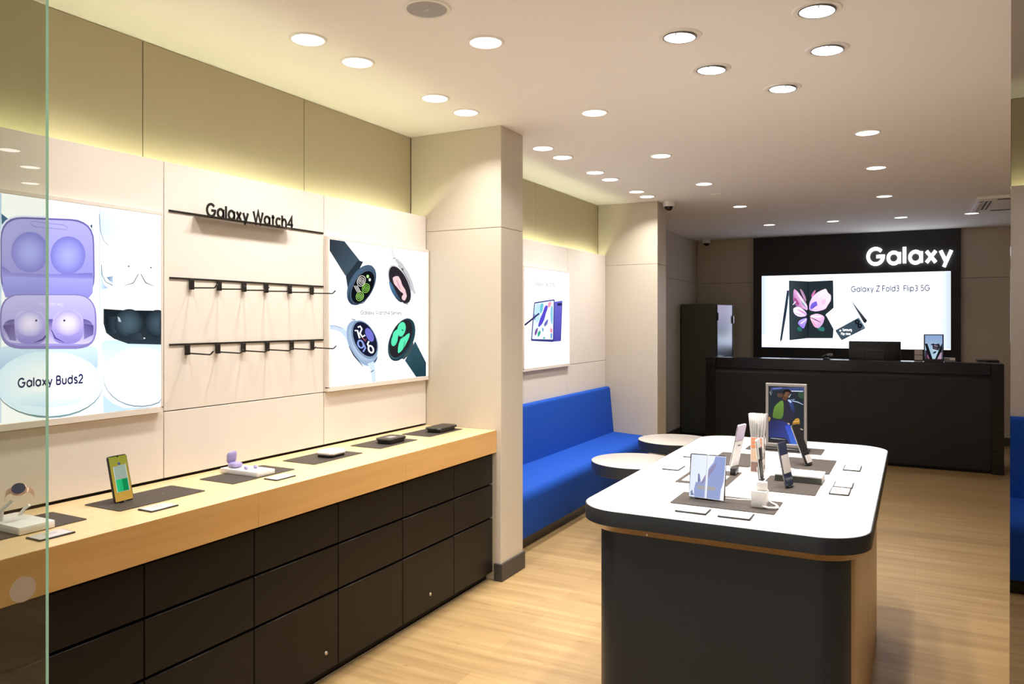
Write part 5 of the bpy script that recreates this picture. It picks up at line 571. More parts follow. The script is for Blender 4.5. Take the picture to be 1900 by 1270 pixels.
ART_RUNNER = [
 ["p",[[-0.632,1.171],[-0.468,1.178],[-0.481,0.897],[-0.639,0.889]],[44,50,56]],
 ["p",[[-0.624,1.17],[-0.468,1.177],[-0.469,1.152],[-0.523,1.155],[-0.566,1.164],[-0.62,1.156]],[74,88,140],[50,60,80],[[-0.548,1.173],[-0.548,1.149]]],
 ["s",[[-0.614,1.162],[-0.572,1.168]],[[-0.614,1.168],[-0.573,1.173]],[110,124,190],0],
 ["s",[[-0.529,1.155],[-0.475,1.156]],[[-0.529,1.159],[-0.474,1.161]],[206,214,236],0],
 ["s",[[-0.629,1.15],[-0.623,1.134]],[[-0.627,1.151],[-0.621,1.135]],[200,205,215],0],
 ["s",[[-0.624,1.158],[-0.617,1.142]],[[-0.623,1.159],[-0.616,1.143]],[150,160,180],0],
 ["p",[[-0.489,1.154],[-0.479,1.153],[-0.475,1.151],[-0.472,1.147],[-0.471,1.142],[-0.472,1.13],[-0.473,1.125],[-0.476,1.122],[-0.479,1.122],[-0.487,1.125],[-0.491,1.128],[-0.494,1.132],[-0.496,1.137],[-0.497,1.146],[-0.496,1.15],[-0.493,1.153]],[58,82,64]],
 ["p",[[-0.587,1.144],[-0.578,1.144],[-0.574,1.143],[-0.571,1.141],[-0.57,1.138],[-0.57,1.131],[-0.57,1.128],[-0.573,1.125],[-0.577,1.124],[-0.585,1.124],[-0.588,1.125],[-0.591,1.127],[-0.593,1.13],[-0.594,1.137],[-0.593,1.14],[-0.591,1.143]],[92,70,62]],
 ["p",[[-0.568,1.117],[-0.555,1.116],[-0.546,1.112],[-0.533,1.103],[-0.525,1.094],[-0.514,1.077],[-0.51,1.064],[-0.511,1.04],[-0.514,1.027],[-0.524,1.013],[-0.536,1.008],[-0.564,1.008],[-0.582,1.01],[-0.608,1.014],[-0.618,1.025],[-0.62,1.053],[-0.617,1.068],[-0.608,1.084],[-0.598,1.095],[-0.579,1.112]],[52,50,62]],
 ["p",[[-0.537,1.115],[-0.53,1.113],[-0.526,1.111],[-0.522,1.105],[-0.52,1.098],[-0.516,1.082],[-0.515,1.074],[-0.513,1.067],[-0.512,1.062],[-0.511,1.055],[-0.511,1.052],[-0.512,1.05],[-0.514,1.05],[-0.519,1.052],[-0.521,1.055],[-0.524,1.059],[-0.527,1.064],[-0.531,1.074],[-0.533,1.08],[-0.536,1.087],[-0.538,1.094],[-0.541,1.105],[-0.542,1.111],[-0.541,1.114]],[66,80,140],[46,50,80],[[-0.535,1.113],[-0.513,1.048]]],
 ["s",[[-0.545,1.11],[-0.531,1.099]],[[-0.54,1.117],[-0.526,1.106]],[190,208,238],0],
 ["s",[[-0.524,1.108],[-0.498,1.103],[-0.475,1.093]],[[-0.523,1.112],[-0.497,1.107],[-0.474,1.095]],[186,206,236],0],
 ["s",[[-0.535,1.112],[-0.513,1.116]],[[-0.535,1.114],[-0.513,1.119]],[150,180,220],0],
 ["p",[[-0.593,1.093],[-0.58,1.105],[-0.574,1.108],[-0.569,1.109],[-0.566,1.105],[-0.564,1.095],[-0.564,1.088],[-0.563,1.079],[-0.563,1.07],[-0.564,1.054],[-0.565,1.045],[-0.566,1.037],[-0.568,1.032],[-0.571,1.024],[-0.574,1.021],[-0.581,1.019],[-0.588,1.019],[-0.603,1.021],[-0.61,1.023],[-0.614,1.028],[-0.615,1.034],[-0.613,1.045],[-0.612,1.052],[-0.611,1.059],[-0.61,1.065],[-0.607,1.074],[-0.604,1.08],[-0.599,1.087]],[110,148,66],[92,120,56],[[-0.592,1.097],[-0.595,1.017]]],
 ["e",[-0.552,1.141],[[-0.535,1.14],[-0.536,1.134],[-0.538,1.129],[-0.541,1.125],[-0.544,1.122],[-0.547,1.119],[-0.551,1.118],[-0.555,1.118],[-0.559,1.119],[-0.562,1.121],[-0.565,1.124],[-0.567,1.128],[-0.568,1.133],[-0.569,1.138],[-0.569,1.143],[-0.568,1.148],[-0.566,1.153],[-0.563,1.157],[-0.56,1.161],[-0.556,1.163],[-0.553,1.165],[-0.549,1.165],[-0.545,1.164],[-0.542,1.162],[-0.539,1.159],[-0.537,1.155],[-0.535,1.15],[-0.535,1.145]],[124,88,66],[84,60,50]],
 ["p",[[-0.566,1.154],[-0.561,1.161],[-0.556,1.164],[-0.545,1.166],[-0.539,1.165],[-0.533,1.159],[-0.53,1.155],[-0.53,1.149],[-0.531,1.148],[-0.538,1.153],[-0.543,1.153],[-0.554,1.152],[-0.559,1.147],[-0.563,1.135],[-0.565,1.135],[-0.567,1.147]],[34,28,28]],
 ["s",[[-0.538,1.125],[-0.529,1.142]],[[-0.541,1.127],[-0.53,1.143]],[200,214,230],0],
 ["p",[[-0.56,1.128],[-0.554,1.125],[-0.551,1.123],[-0.549,1.121],[-0.549,1.118],[-0.55,1.113],[-0.551,1.111],[-0.554,1.11],[-0.557,1.111],[-0.564,1.113],[-0.566,1.114],[-0.568,1.117],[-0.569,1.12],[-0.567,1.126],[-0.566,1.128],[-0.564,1.129]],[96,66,54]],
 ["e",[-0.633,1.015],[[-0.626,1.013],[-0.627,1.01],[-0.628,1.008],[-0.63,1.006],[-0.631,1.004],[-0.633,1.003],[-0.635,1.003],[-0.636,1.003],[-0.638,1.004],[-0.639,1.005],[-0.64,1.007],[-0.64,1.009],[-0.64,1.012],[-0.64,1.014],[-0.639,1.017],[-0.638,1.019],[-0.637,1.022],[-0.635,1.024],[-0.634,1.025],[-0.632,1.026],[-0.63,1.026],[-0.629,1.026],[-0.627,1.025],[-0.626,1.024],[-0.625,1.022],[-0.625,1.02],[-0.625,1.018],[-0.625,1.015]],[178,140,82],[178,140,82]],
 ["p",[[-0.62,1.009],[-0.584,1.011],[-0.565,1.009],[-0.543,1.0],[-0.531,0.993],[-0.52,0.98],[-0.513,0.967],[-0.501,0.94],[-0.496,0.924],[-0.493,0.904],[-0.5,0.897],[-0.526,0.895],[-0.538,0.901],[-0.548,0.921],[-0.559,0.928],[-0.586,0.929],[-0.604,0.928],[-0.63,0.925],[-0.638,0.933],[-0.638,0.959],[-0.637,0.976],[-0.633,1.0]],[50,50,86],[66,78,160],[[-0.627,0.988],[-0.523,0.909]]],
 ["p",[[-0.553,0.989],[-0.545,0.992],[-0.541,0.992],[-0.536,0.99],[-0.531,0.987],[-0.523,0.979],[-0.519,0.974],[-0.514,0.966],[-0.51,0.958],[-0.504,0.942],[-0.5,0.934],[-0.498,0.925],[-0.496,0.918],[-0.495,0.907],[-0.495,0.902],[-0.499,0.898],[-0.504,0.897],[-0.516,0.896],[-0.522,0.897],[-0.528,0.902],[-0.532,0.91],[-0.537,0.926],[-0.54,0.935],[-0.544,0.946],[-0.547,0.955],[-0.554,0.972],[-0.556,0.979],[-0.556,0.986]],[64,84,196],[76,116,206],[[-0.551,0.987],[-0.51,0.897]]],
 ["s",[[-0.624,0.921],[-0.592,0.92],[-0.554,0.919]],[[-0.623,0.923],[-0.592,0.923],[-0.554,0.92]],[206,208,214],0],
 ["p",[[-0.61,0.917],[-0.578,0.918],[-0.564,0.917],[-0.552,0.915],[-0.546,0.911],[-0.54,0.902],[-0.542,0.898],[-0.552,0.895],[-0.568,0.893],[-0.605,0.891],[-0.622,0.891],[-0.635,0.894],[-0.639,0.898],[-0.638,0.907],[-0.635,0.912],[-0.624,0.915]],[56,50,54]],
 ["p",[[-0.519,1.009],[-0.514,1.018],[-0.511,1.022],[-0.507,1.025],[-0.504,1.026],[-0.497,1.027],[-0.493,1.026],[-0.491,1.022],[-0.49,1.016],[-0.489,1.004],[-0.491,0.998],[-0.494,0.993],[-0.5,0.991],[-0.512,0.989],[-0.517,0.989],[-0.521,0.99],[-0.523,0.992],[-0.523,0.997],[-0.523,1.0],[-0.522,1.005]],[204,152,66],[150,104,46],[[-0.51,1.025],[-0.504,0.99]]],
 ["s",[[-0.519,1.007],[-0.491,1.012]],[[-0.52,1.01],[-0.492,1.015]],[236,196,110],0],
 ["s",[[-0.523,0.994],[-0.491,0.996]],[[-0.523,0.996],[-0.491,0.998]],[90,60,30],0],
 ["s",[[-0.527,0.97],[-0.498,0.977],[-0.475,0.971]],[[-0.528,0.975],[-0.498,0.983],[-0.474,0.975]],[196,190,160],0],
 ["p",[[-0.543,1.002],[-0.537,1.0],[-0.535,0.998],[-0.534,0.997],[-0.535,0.996],[-0.538,0.994],[-0.54,0.993],[-0.542,0.994],[-0.543,0.996],[-0.546,1.0],[-0.546,1.001],[-0.545,1.002]],[206,180,150]],
 ["p",[[-0.498,0.968],[-0.488,0.97],[-0.484,0.969],[-0.48,0.965],[-0.48,0.959],[-0.48,0.945],[-0.481,0.939],[-0.483,0.935],[-0.485,0.934],[-0.49,0.936],[-0.493,0.938],[-0.496,0.942],[-0.499,0.947],[-0.503,0.957],[-0.504,0.962],[-0.502,0.966]],[40,36,34]],
 ["e",[-0.48,0.946],[[-0.477,0.946],[-0.477,0.945],[-0.477,0.944],[-0.478,0.943],[-0.478,0.942],[-0.479,0.941],[-0.479,0.941],[-0.48,0.941],[-0.481,0.941],[-0.481,0.941],[-0.482,0.942],[-0.482,0.943],[-0.483,0.944],[-0.483,0.945],[-0.483,0.946],[-0.483,0.947],[-0.483,0.948],[-0.482,0.949],[-0.482,0.95],[-0.481,0.951],[-0.481,0.951],[-0.48,0.951],[-0.479,0.951],[-0.479,0.951],[-0.478,0.95],[-0.478,0.95],[-0.477,0.949],[-0.477,0.947]],[160,160,170],[160,160,170]],
]
ART_DESKPIC = [
 ["p",[[0.095,1.345],[0.247,1.346],[0.246,1.1095],[0.092,1.1095]],[136,162,206],[176,206,220],[[0.171,1.344],[0.171,1.1095]]],
 ["p",[[0.095,1.196],[0.122,1.197],[0.145,1.1095],[0.092,1.1095]],[60,46,58]],
 ["p",[[0.118,1.171],[0.137,1.1095],[0.126,1.1095],[0.114,1.136]],[176,110,140]],
 ["p",[[0.223,1.198],[0.247,1.199],[0.246,1.1095],[0.201,1.1095]],[80,66,78]],
 ["p",[[0.216,1.173],[0.242,1.177],[0.238,1.1095],[0.203,1.1095]],[176,150,170]],
 ["p",[[0.093,1.263],[0.114,1.265],[0.161,1.1095],[0.133,1.1095],[0.114,1.162]],[20,22,24]],
 ["p",[[0.245,1.272],[0.247,1.207],[0.201,1.1095],[0.184,1.1095],[0.216,1.198]],[20,22,24]],
 ["p",[[0.141,1.257],[0.171,1.266],[0.182,1.258],[0.163,1.245]],[26,28,34]],
 ["p",[[0.16,1.253],[0.22,1.267],[0.231,1.233],[0.212,1.198],[0.163,1.21]],[46,40,52]],
 ["s",[[0.174,1.242],[0.204,1.236]],[[0.175,1.248],[0.205,1.242]],[190,180,196],0],
 ["s",[[0.171,1.221],[0.201,1.215]],[[0.171,1.226],[0.201,1.22]],[130,120,140],0],
 ["s",[[0.152,1.204],[0.182,1.196],[0.203,1.187],[0.185,1.164]],[[0.152,1.207],[0.183,1.2],[0.206,1.188],[0.187,1.163]],[224,240,246],0],
 ["p",[[0.163,1.176],[0.195,1.192],[0.19,1.172],[0.171,1.163]],[22,34,36]],
 ["s",[[0.144,1.165],[0.175,1.161]],[[0.145,1.167],[0.175,1.163]],[90,120,140],0],
]
# ------------------------------------------------------------------ the setting
ZC = 2.622
def slab(name, x0, x1, y0, y1, z0, z1, m):
    return struct(name, MB().box(x0, x1, y0, y1, z0, z1), m, smooth=0)
slab('floor', -6, 4.3, -4, 11.2, -.12, 0, 'floor')
slab('ceiling', -6, 4.3, -4, 11.2, ZC, ZC+.15, 'ceiling')

def panels(name, axis, face, thick, spans, zs, m, parent=None, sign=1):
    """flat boards with fine dark joints between them, on a wall facing +x (axis 0) or along y (axis 1)"""
    mb = MB(); g = .002
    for a0, a1 in spans:
        for z0, z1 in zs:
            lo, hi = sorted((face, face-sign*thick))
            if axis == 0: mb.rbox(lo, hi, a0+g, a1-g, z0+g, z1-g, .0012, 1)
            else: mb.rbox(a0+g, a1-g, lo, hi, z0+g, z1-g, .0012, 1)
    return struct(name, mb, m, smooth=30)

# left wall: core, upper laminate boards, cream display boards
slab('wall_left', -2.95, -2.742, 1.0, 10.76, 0, ZC, 'gap')
panels('wall_left_upper_panel', 0, -2.728, .013, [(1.079, 1.988), (1.988, 2.896), (2.896, 3.814)], [(1.9, ZC)], 'tan')
panels('wall_left_upper_panel', 0, -2.728, .013, [(4.09, 5.55), (5.55, 6.927)], [(1.9, ZC)], 'tan')
panels('wall_left_rear_panel', 0, -2.728, .013, [(7.2, 8.9), (8.9, 10.76)], [(0, 2.03), (2.03, ZC)], 'beige')
panels('trim_1', 0, -2.613, .018, [(1.08, 1.996), (1.996, 2.913), (2.913, 3.811)], [(.876, 1.140), (1.140, 2.13)], 'cream')
panels('trim_2', 0, -2.649, .018, [(4.09, 5.18), (5.18, 6.016), (6.016, 6.926)], [(.05, 1.115), (1.115, 2.13)], 'cream')
slab('trim_3', -2.700, -2.632, 1.085, 3.806, .80, 2.07, 'gap')
slab('trim_4', -2.720, -2.668, 4.095, 6.922, .05, 2.07, 'gap')
def cove(label, loc, ln, rz, w=.05):
    t = thing('cove_light', label, 'light strip', loc, rz)
    MB().box(-.012, .012, -ln/2, ln/2, 0, .006).build('channel', 'steel', t, smooth=0)
    MB().box(-.008, .008, -ln/2, ln/2, .006, .011).build('lens', 'cove', t, smooth=0)
cove('hidden yellow light strip behind the cream boards above the wooden counter', (-2.690, 2.45, 2.0705), 2.6, 0)
cove('hidden yellow light strip behind the cream boards above the blue bench', (-2.695, 5.51, 2.0705), 2.75, 0)

def pillar(name, x0, x1, y0, y1, joint):
    mb = MB(); mb.rbox(x0, x1, y0, y1, 0.001, joint-.002, .002, 1); mb.rbox(x0, x1, y0, y1, joint+.002, ZC-.0005, .002, 1)
    mb.box(x0+.004, x1-.004, y0+.004, y1-.004, joint-.003, joint+.003)
    return struct(name, mb, 'beige', smooth=30)
pillar('wall_left_pillar', -2.728, -2.097, 3.816, 4.09, 2.036)
pillar('wall_left_pillar', -2.728, -2.131, 6.928, 7.2, 2.031)
def baseboard(name, x0, x1, y0, y1, h=.10): return struct(name, MB().rbox(x0, x1, y0, y1, .001, h, .002, 1), 'base', smooth=30)
baseboard('baseboard_left', -2.14, -2.0855, 3.806, 4.10)
baseboard('baseboard_left', -2.145, -2.1195, 6.92, 7.21)
baseboard('baseboard_left', -2.727, -2.714, 7.205, 10.74)

# back wall with joint lines
slab('wall_back', -2.95, 4.3, 10.762, 10.95, 0, ZC, 'gap')
panels('wall_back_panel', 1, 10.748, .013, [(-2.727, -1.30), (-1.30, .15), (.15, 1.60), (1.60, 2.87), (2.87, 4.14)], [(0, 2.02), (2.02, ZC)], 'beige', sign=-1)
baseboard('baseboard_back', .50, 4.14, 10.733, 10.7475)
baseboard('baseboard_back', -2.712, -1.96, 10.733, 10.7475)
# right-hand side: wall and the inner shopfront wall the mirror looks at
slab('wall_right', 4.15, 4.3, -.26, 10.95, 0, ZC, 'beige')
slab('wall_front', .40, 4.15, -.26, -.094, 0, ZC, 'gap')
panels('wall_front_upper_panel', 1, -.08, .013, [(.40, .474), (.474, 1.60), (1.60, 2.87), (2.87, 4.14)], [(1.9, ZC)], 'tan', sign=1)
panels('trim_5', 1, .03, .018, [(.40, .80), (.80, 1.60), (1.60, 2.87), (2.87, 4.14)], [(.05, 2.13)], 'cream', sign=1)
slab('trim_6', .405, 4.14, -.07, .011, .05, 2.07, 'gap')
cove('hidden yellow light strip behind the cream boards inside the shopfront wall', (1.05, -.027, 2.0705), 1.25, R(90))

# glass door leaf standing open at right angles to the shopfront, with its marking dot
gm = MB(); gm.box(-1.361, -1.352, -.12, .80, .004, ZC-.004, 0); gm.m[2] = gm.m[3] = 1     # the upright ends are the green ground edges
leaf = tag(gm.build('door_1', ['glass', 'glassedge'], smooth=0), 'clear glass door leaf standing open, with a green ground edge and a frosted dot', 'door', kind='structure')
MB().lathe([(.0, 0), (.0215, 0), (.0215, .0007), (0, .0007)], n=40).xf(Matrix.Translation((-1.3518, 0.756, 1.038)) @ Matrix.Rotation(R(90), 4, 'Y')).build('marking_dot', 'sticker', leaf, smooth=0)

# tinted mirror panel, its top leaning towards the room
mir = thing('mirror_panel', 'tall narrow tinted mirror panel standing floor to ceiling, reflecting a blue bench', 'mirror', (.2345, 2.535, 0), rot=(R(1.26), 0, 0))
MB().box(0, .20, 0, .004, .002, 2.61).build('mirror_sheet', 'mirror', mir, smooth=0)
MB().box(.001, .199, .0042, .009, .003, 2.609).build('backing', 'black', mir, smooth=0)

# ------------------------------------------------------------------ ceiling fittings
def beam(t, watts, z, r, spread, rot=None):
    d = bpy.data.lights.new('lamp_light', 'AREA'); d.shape = 'DISK'; d.size = 2*r; d.energy = watts; d.color = LAMP_COL; d.spread = R(spread)
    o = bpy.data.objects.new('lamp_light', d); C.objects.link(o); o.parent = t; o.location = (0, 0, z)
    if rot: o.rotation_euler = rot
def downlight(m, watts):
    t = thing('downlight', '', 'downlight')
    MB().lathe([(.0625, -.002), (.0645, -.0055), (.071, -.0055), (.0755, -.0015), (.0755, 0)], n=48).build('trim_ring', 'ring', t)
    MB().lathe([(0, -.0032), (.0632, -.0032)], n=48).build('lens', m, t)
    beam(t, watts, -.0038, .06, BEAM); return t
def gimbal():
    t = thing('spotlight', '', 'spotlight')
    MB().lathe([(.066, -.001), (.067, -.005), (.082, -.005), (.086, -.001), (.086, 0)], n=48).build('trim_ring', 'ring', t)
    MB().lathe([(0, -.0012), (.067, -.0012)], n=48).build('back_plate', 'ring', t)
    tilt = Matrix.Translation((0, 0, -.0065)) @ Matrix.Rotation(R(3), 4, 'Y')
    MB().lathe([(.0602, .002), (.0602, -.0022), (.0630, -.0022), (.0636, .002), (0, .0021)], n=48).xf(tilt).build('collar', 'ring_dark', t)
    MB().lathe([(0, -.0005), (.0600, -.0005)], n=48).xf(tilt).build('lens', 'lamp_island', t)
    MB().box(-.003, .003, -.058, -.048, -.006, -.0008).xf(tilt).build('clip', 'ring', t, smooth=0)
    beam(t, LAMP_ISLAND, -.0078, .055, 105, (0, R(3), 0)); return t
ORD = ['first', 'second', 'third', 'fourth', 'fifth', 'sixth', 'seventh', 'eighth', 'ninth', 'tenth', 'eleventh', 'twelfth']
d_front, d_rear, g0 = downlight('lamp', LAMP), downlight('lamp_rear', LAMP_REAR), gimbal()
def place(proto, used, x, y, label, group, rz=0):
    o = proto if not used else copy_tree(proto)
    o.location = (x, y, ZC); o.rotation_euler = (0, 0, rz); tag(o, label, None, group); return o
n_f = n_r = 0
for i, y in enumerate((2.288, 2.591, 3.193, 3.490, 4.449, 4.761, 5.363, 5.683, 6.334, 6.623)):
    place(d_front, n_f, -2.135, y, 'round ceiling downlight, %s from the shopfront in the paired row along the display wall' % ORD[i], 'paired downlights along the display wall'); n_f += 1
for i, y in enumerate((2.647, 3.819, 5.031, 6.231)):
    place(d_front, n_f, -1.525, y, 'round ceiling downlight, %s from the shopfront in the single row over the aisle' % ORD[i], 'downlights over the aisle'); n_f += 1
for i, y in enumerate((4.989, 6.162)):
    place(d_front, n_f, -.249, y, 'round ceiling downlight, %s behind the island spotlights towards the desk' % ORD[i], 'downlights behind the island'); n_f += 1
place(d_rear, n_r, -1.515, 7.627, 'round ceiling downlight, first in front of the desk, above the cabinet side', 'downlights before the service desk'); n_r += 1
place(d_rear, n_r, -.24, 7.61, 'round ceiling downlight, in front of the desk, above the picture stand side', 'downlights before the service desk'); n_r += 1
for i, x in enumerate((-1.503, -.813, -.13, .528)):
    place(d_rear, n_r, x, 9.25, 'round ceiling downlight close to the black sign wall, %s from the tall cabinet' % ORD[i], 'downlights along the sign wall'); n_r += 1
for i, (x, y, rz) in enumerate(((-.818, 2.951, 0), (-.800, 3.403, 0), (-.562, 3.839, .4), (-.311, 2.933, .2), (-.319, 3.377, .2))):
    w = ('first over the aisle edge of the island', 'second over the aisle edge of the island', 'single one over the far end of the island', 'first over the floor edge of the island', 'second over the floor edge of the island')[i]
    place(g0, i, x, y, 'tilting round spotlight with a dark collar, %s' % w, 'tilting spotlights over the island', rz)
# lamps over the other half of the shop (the open glass leaf mirrors them)
for i, (x, y) in enumerate(((2.544, 2.847), (2.996, 3.240), (3.667, 3.621))):
    place(d_front, n_f, x, y, 'round ceiling downlight %s of the row mirrored in the open glass leaf' % ORD[i], 'downlights over the other half of the shop'); n_f += 1
for i, (x, y) in enumerate(((.75, .70), (1.25, .90))):  # unseen lamps added to brighten the bench that the mirror shows
    place(d_front, n_f, x, y, 'added unseen ceiling downlight above the bench in front of the mirror panel, %s from the entrance' % ORD[i], 'added lamps above the mirrored bench'); n_f += 1
# both rows assumed to go on above the entrance: unseen lamps, put in for light
place(d_front, n_f, -2.135, 1.69, 'unseen assumed ceiling downlight just inside the glass leaf above the counter', 'paired downlights along the display wall'); n_f += 1
place(d_front, n_f, -1.525, 1.46, 'unseen assumed ceiling downlight just inside the entrance over the aisle', 'downlights over the aisle'); n_f += 1

sp = thing('ceiling_speaker', 'round flush ceiling speaker with a grey mesh grille over the aisle', 'speaker', (-1.547, 2.262, ZC))
MB().lathe([(.071, -.001), (.073, -.006), (.084, -.006), (.089, -.001), (.089, 0)], n=56).build('ring', 'ring', sp)
MB().lathe([(0, -.006), (.045, -.0055), (.0725, -.003)], n=56).build('grille', 'grille', sp)
MB().rbox(-.010, .010, -.002, .002, -.0075, -.006, .0006, 1).build('badge', 'white', sp)
sd = thing('smoke_detector', 'flat pale smoke detector on the ceiling before the dome camera', 'detector', (-1.554, 6.813, ZC))
MB().lathe([(0, -.008), (.055, -.008), (.062, 0)], n=40).build('body', 'ceiling', sd)
def dome(label, x, y):
    t = thing('dome_camera', label, 'security camera', (x, y, ZC), group='dome cameras')
    MB().lathe([(0, 0), (.056, 0), (.056, -.030), (.050, -.046), (.040, -.048), (0, -.048)], n=40).build('housing', 'white', t)
    MB().lathe([(.040*math.cos(R(a)), -.0465-.038*math.sin(R(a))) for a in range(0, 91, 10)], n=32).build('lens_dome', 'dome', t)
dome('white dome security camera under the ceiling beside the beige pillar end', -2.050, 7.02)
dome('white dome security camera in the back corner above the tall cabinet', -2.56, 10.60)

ac = thing('air_conditioner', 'white ceiling air conditioner cassette with open louvres, above the desk end', 'air conditioner', (.50, 8.02, ZC))
MB().rbox(0, .92, 0, .92, -.030, 0, .006, 2).build('panel', 'ring', ac)
MB().box(.30, .62, .30, .62, -.0315, -.0302).build('intake_grille', 'grey', ac, smooth=0)
for nm, b in (('left', (.035, .125, .16, .76)), ('right', (.795, .885, .16, .76)), ('near', (.16, .76, .035, .10)), ('far', (.16, .76, .82, .885))):
    MB().box(b[0], b[1], b[2], b[3], -.0312, -.0301).build('vent_slot', 'black', ac, smooth=0)
MB().box(-.026, .026, 0, .60, -.003, .003).xf(Matrix.Translation((.048, .16, -.040)) @ Matrix.Rotation(R(-16), 4, 'Y')).build('louvre', 'white', ac, smooth=0)
MB().box(-.010, .010, 0, .60, -.0025, .0025).xf(Matrix.Translation((.100, .16, -.037)) @ Matrix.Rotation(R(-16), 4, 'Y')).build('louvre', 'white', ac, smooth=0)

# ------------------------------------------------------------------ wall display: light boxes, shelf sign, rails, hooks
def lightbox(label, x, y0, y1, z0, z1, items, d=.024, fr=.016):
    t = thing('light_box', label, 'light box', (x, y0, z0), group='light boxes on the display wall')
    mb = MB(); X0, X1 = x+.0005, x+d
    mb.box(X0+.001, X1-.004, y0+.003, y1-.003, z0+.003, z1-.003)
    for b in ((y0, y1, z0, z0+fr+.008), (y0, y1, z1-fr, z1), (y0, y0+fr*.6, z0+fr, z1-fr), (y1-fr*.6, y1, z0+fr, z1-fr)):
        mb.rbox(X0, X1, b[0], b[1], b[2], b[3], .0015, 1)
    mb.build('frame', 'cream', t, world=True, smooth=30)
    P = lambda a, b, dd: (X1-.0035+dd-x, a-y0, b-z0)
    art('poster_print', items, P, 'poster', t, base=(y0+fr*.6, y1-fr*.6, z0+fr+.008, z1-fr, (255, 255, 255)))
lightbox('backlit poster box of open lavender and dark earbud cases, behind the glass leaf', -2.613, 1.088, 1.976, 1.142, 1.926, ART_BUDS)
lightbox('backlit poster box of four wristwatches beside the beige pillar', -2.613, 2.920, 3.808, 1.142, 1.926, ART_WATCH)
lightbox('backlit poster box of a tablet and pen above the blue bench', -2.649, 5.140, 6.016, 1.108, 1.925, ART_TAB)

sg = thing('shelf_sign', 'black raised lettering standing on a thin ledge above the hook rails', 'sign', (-2.613, 2.46, 1.936))
MB().box(.0004, .004, -.443, .445, -.004, .004).build('rail', 'black_metal', sg, smooth=0)
MB().rbox(.0045, .047, -.325, .190, -.0062, -.0030, .001, 1).build('ledge', 'black_metal', sg)
letters('Galaxy Watch4', lambda a, b, d: (.037+d, a, b-.004), .050, -.295, .197, .30, .004, 'black_metal', sg)

hk_labels = ('upper', 'lower')
def hook():
    t = thing('display_hook', '', 'hook')
    MB().rbox(.0005, .010, -.0105, .0105, -.040, .001, .001, 1).build('back_plate', 'black_metal', t)
    MB().tube([(.008, 0, -.033), (.135, 0, -.036), (.141, 0, -.034), (.155, 0, -.0225)], .0030, 8).build('prong', 'black_metal', t)
    return t
hk = hook(); used = 0
for r, (z, ys) in enumerate(((1.6695, (2.118, 2.257, 2.392, 2.521, 2.668, 2.816)), (1.4035, (2.098, 2.250, 2.388, 2.528, 2.681, 2.820)))):
    rl = thing('hook_rail', 'thin black %s rail of the two set in the cream board, carrying six hooks' % hk_labels[r], 'rail', (-2.613, 2.463, z))
    MB().box(.0003, .0045, -.443, .443, -.0035, .0035).build('strip', 'black_metal', rl, smooth=0)
    for i, y in enumerate(ys):
        o = hk if not used else copy_tree(hk); used = 1
        o.location = (-2.6085, y, z-.0035)
        tag(o, 'black display hook, %s from the earbud poster on the %s rail' % (ORD[i], hk_labels[r]), None, 'hooks on the %s rail' % hk_labels[r])

# ------------------------------------------------------------------ drawer units and the wooden worktop
ED = [1.113, 1.570, 2.021, 2.482, 2.938, 3.392, 3.806]
ZD = [(.563, .728), (.370, .553), (.052, .360)]
for i in range(6):
    a, b = ED[i], ED[i+1]
    t = thing('drawer_unit', 'dark brown three-drawer base unit under the wooden counter, %s from the shopfront' % ORD[i], 'drawer unit', (-2.147, (a+b)/2, 0), group='drawer units under the counter')
    MB().box(-2.60, -2.170, a+.001, b-.001, .045, .7385).build('carcass', 'carcass', t, world=True, smooth=0)
    MB().box(-2.60, -2.19, a+.001, b-.001, .001, .045).build('plinth', 'carcass', t, world=True, smooth=0)
    for k, (z0, z1) in enumerate(ZD):
        f = MB().rbox(-2.1695, -2.147, a+.0022, b-.0022, z0, z1, .0015, 1).build('drawer_front', 'brown', t, world=True)
        if k == 2 and i in (2, 4):
            MB().lathe([(0, .003), (.007, .003), (.0085, 0)], n=20).xf(Matrix.Translation((0, (.155 if i == 2 else .005), .125)) @ Matrix.Rotation(R(90), 4, 'Y')).build('lock', 'steel', f)
struct('trim_7', MB().box(-2.187, -2.180, 1.113, 3.79, .0005, .007), 'steel', smooth=0)
ct = thing('wooden_worktop', 'long maple worktop running over the drawer units along the display wall', 'worktop', (-2.37, 2.46, .74))
MB().rbox(-2.612, -2.1285, 1.105, 3.8135, .7405, .868, .0012, 1).build('top', 'maple', ct, world=True)
eb = MB()
for a, b in ((1.105, 2.0205), (2.0215, 2.9375), (2.9385, 3.8135)): eb.rbox(-2.1283, -2.1268, a, b, .7405, .8675, .0004, 1)
eb.build('edge_band', 'maple_edge', ct, world=True)

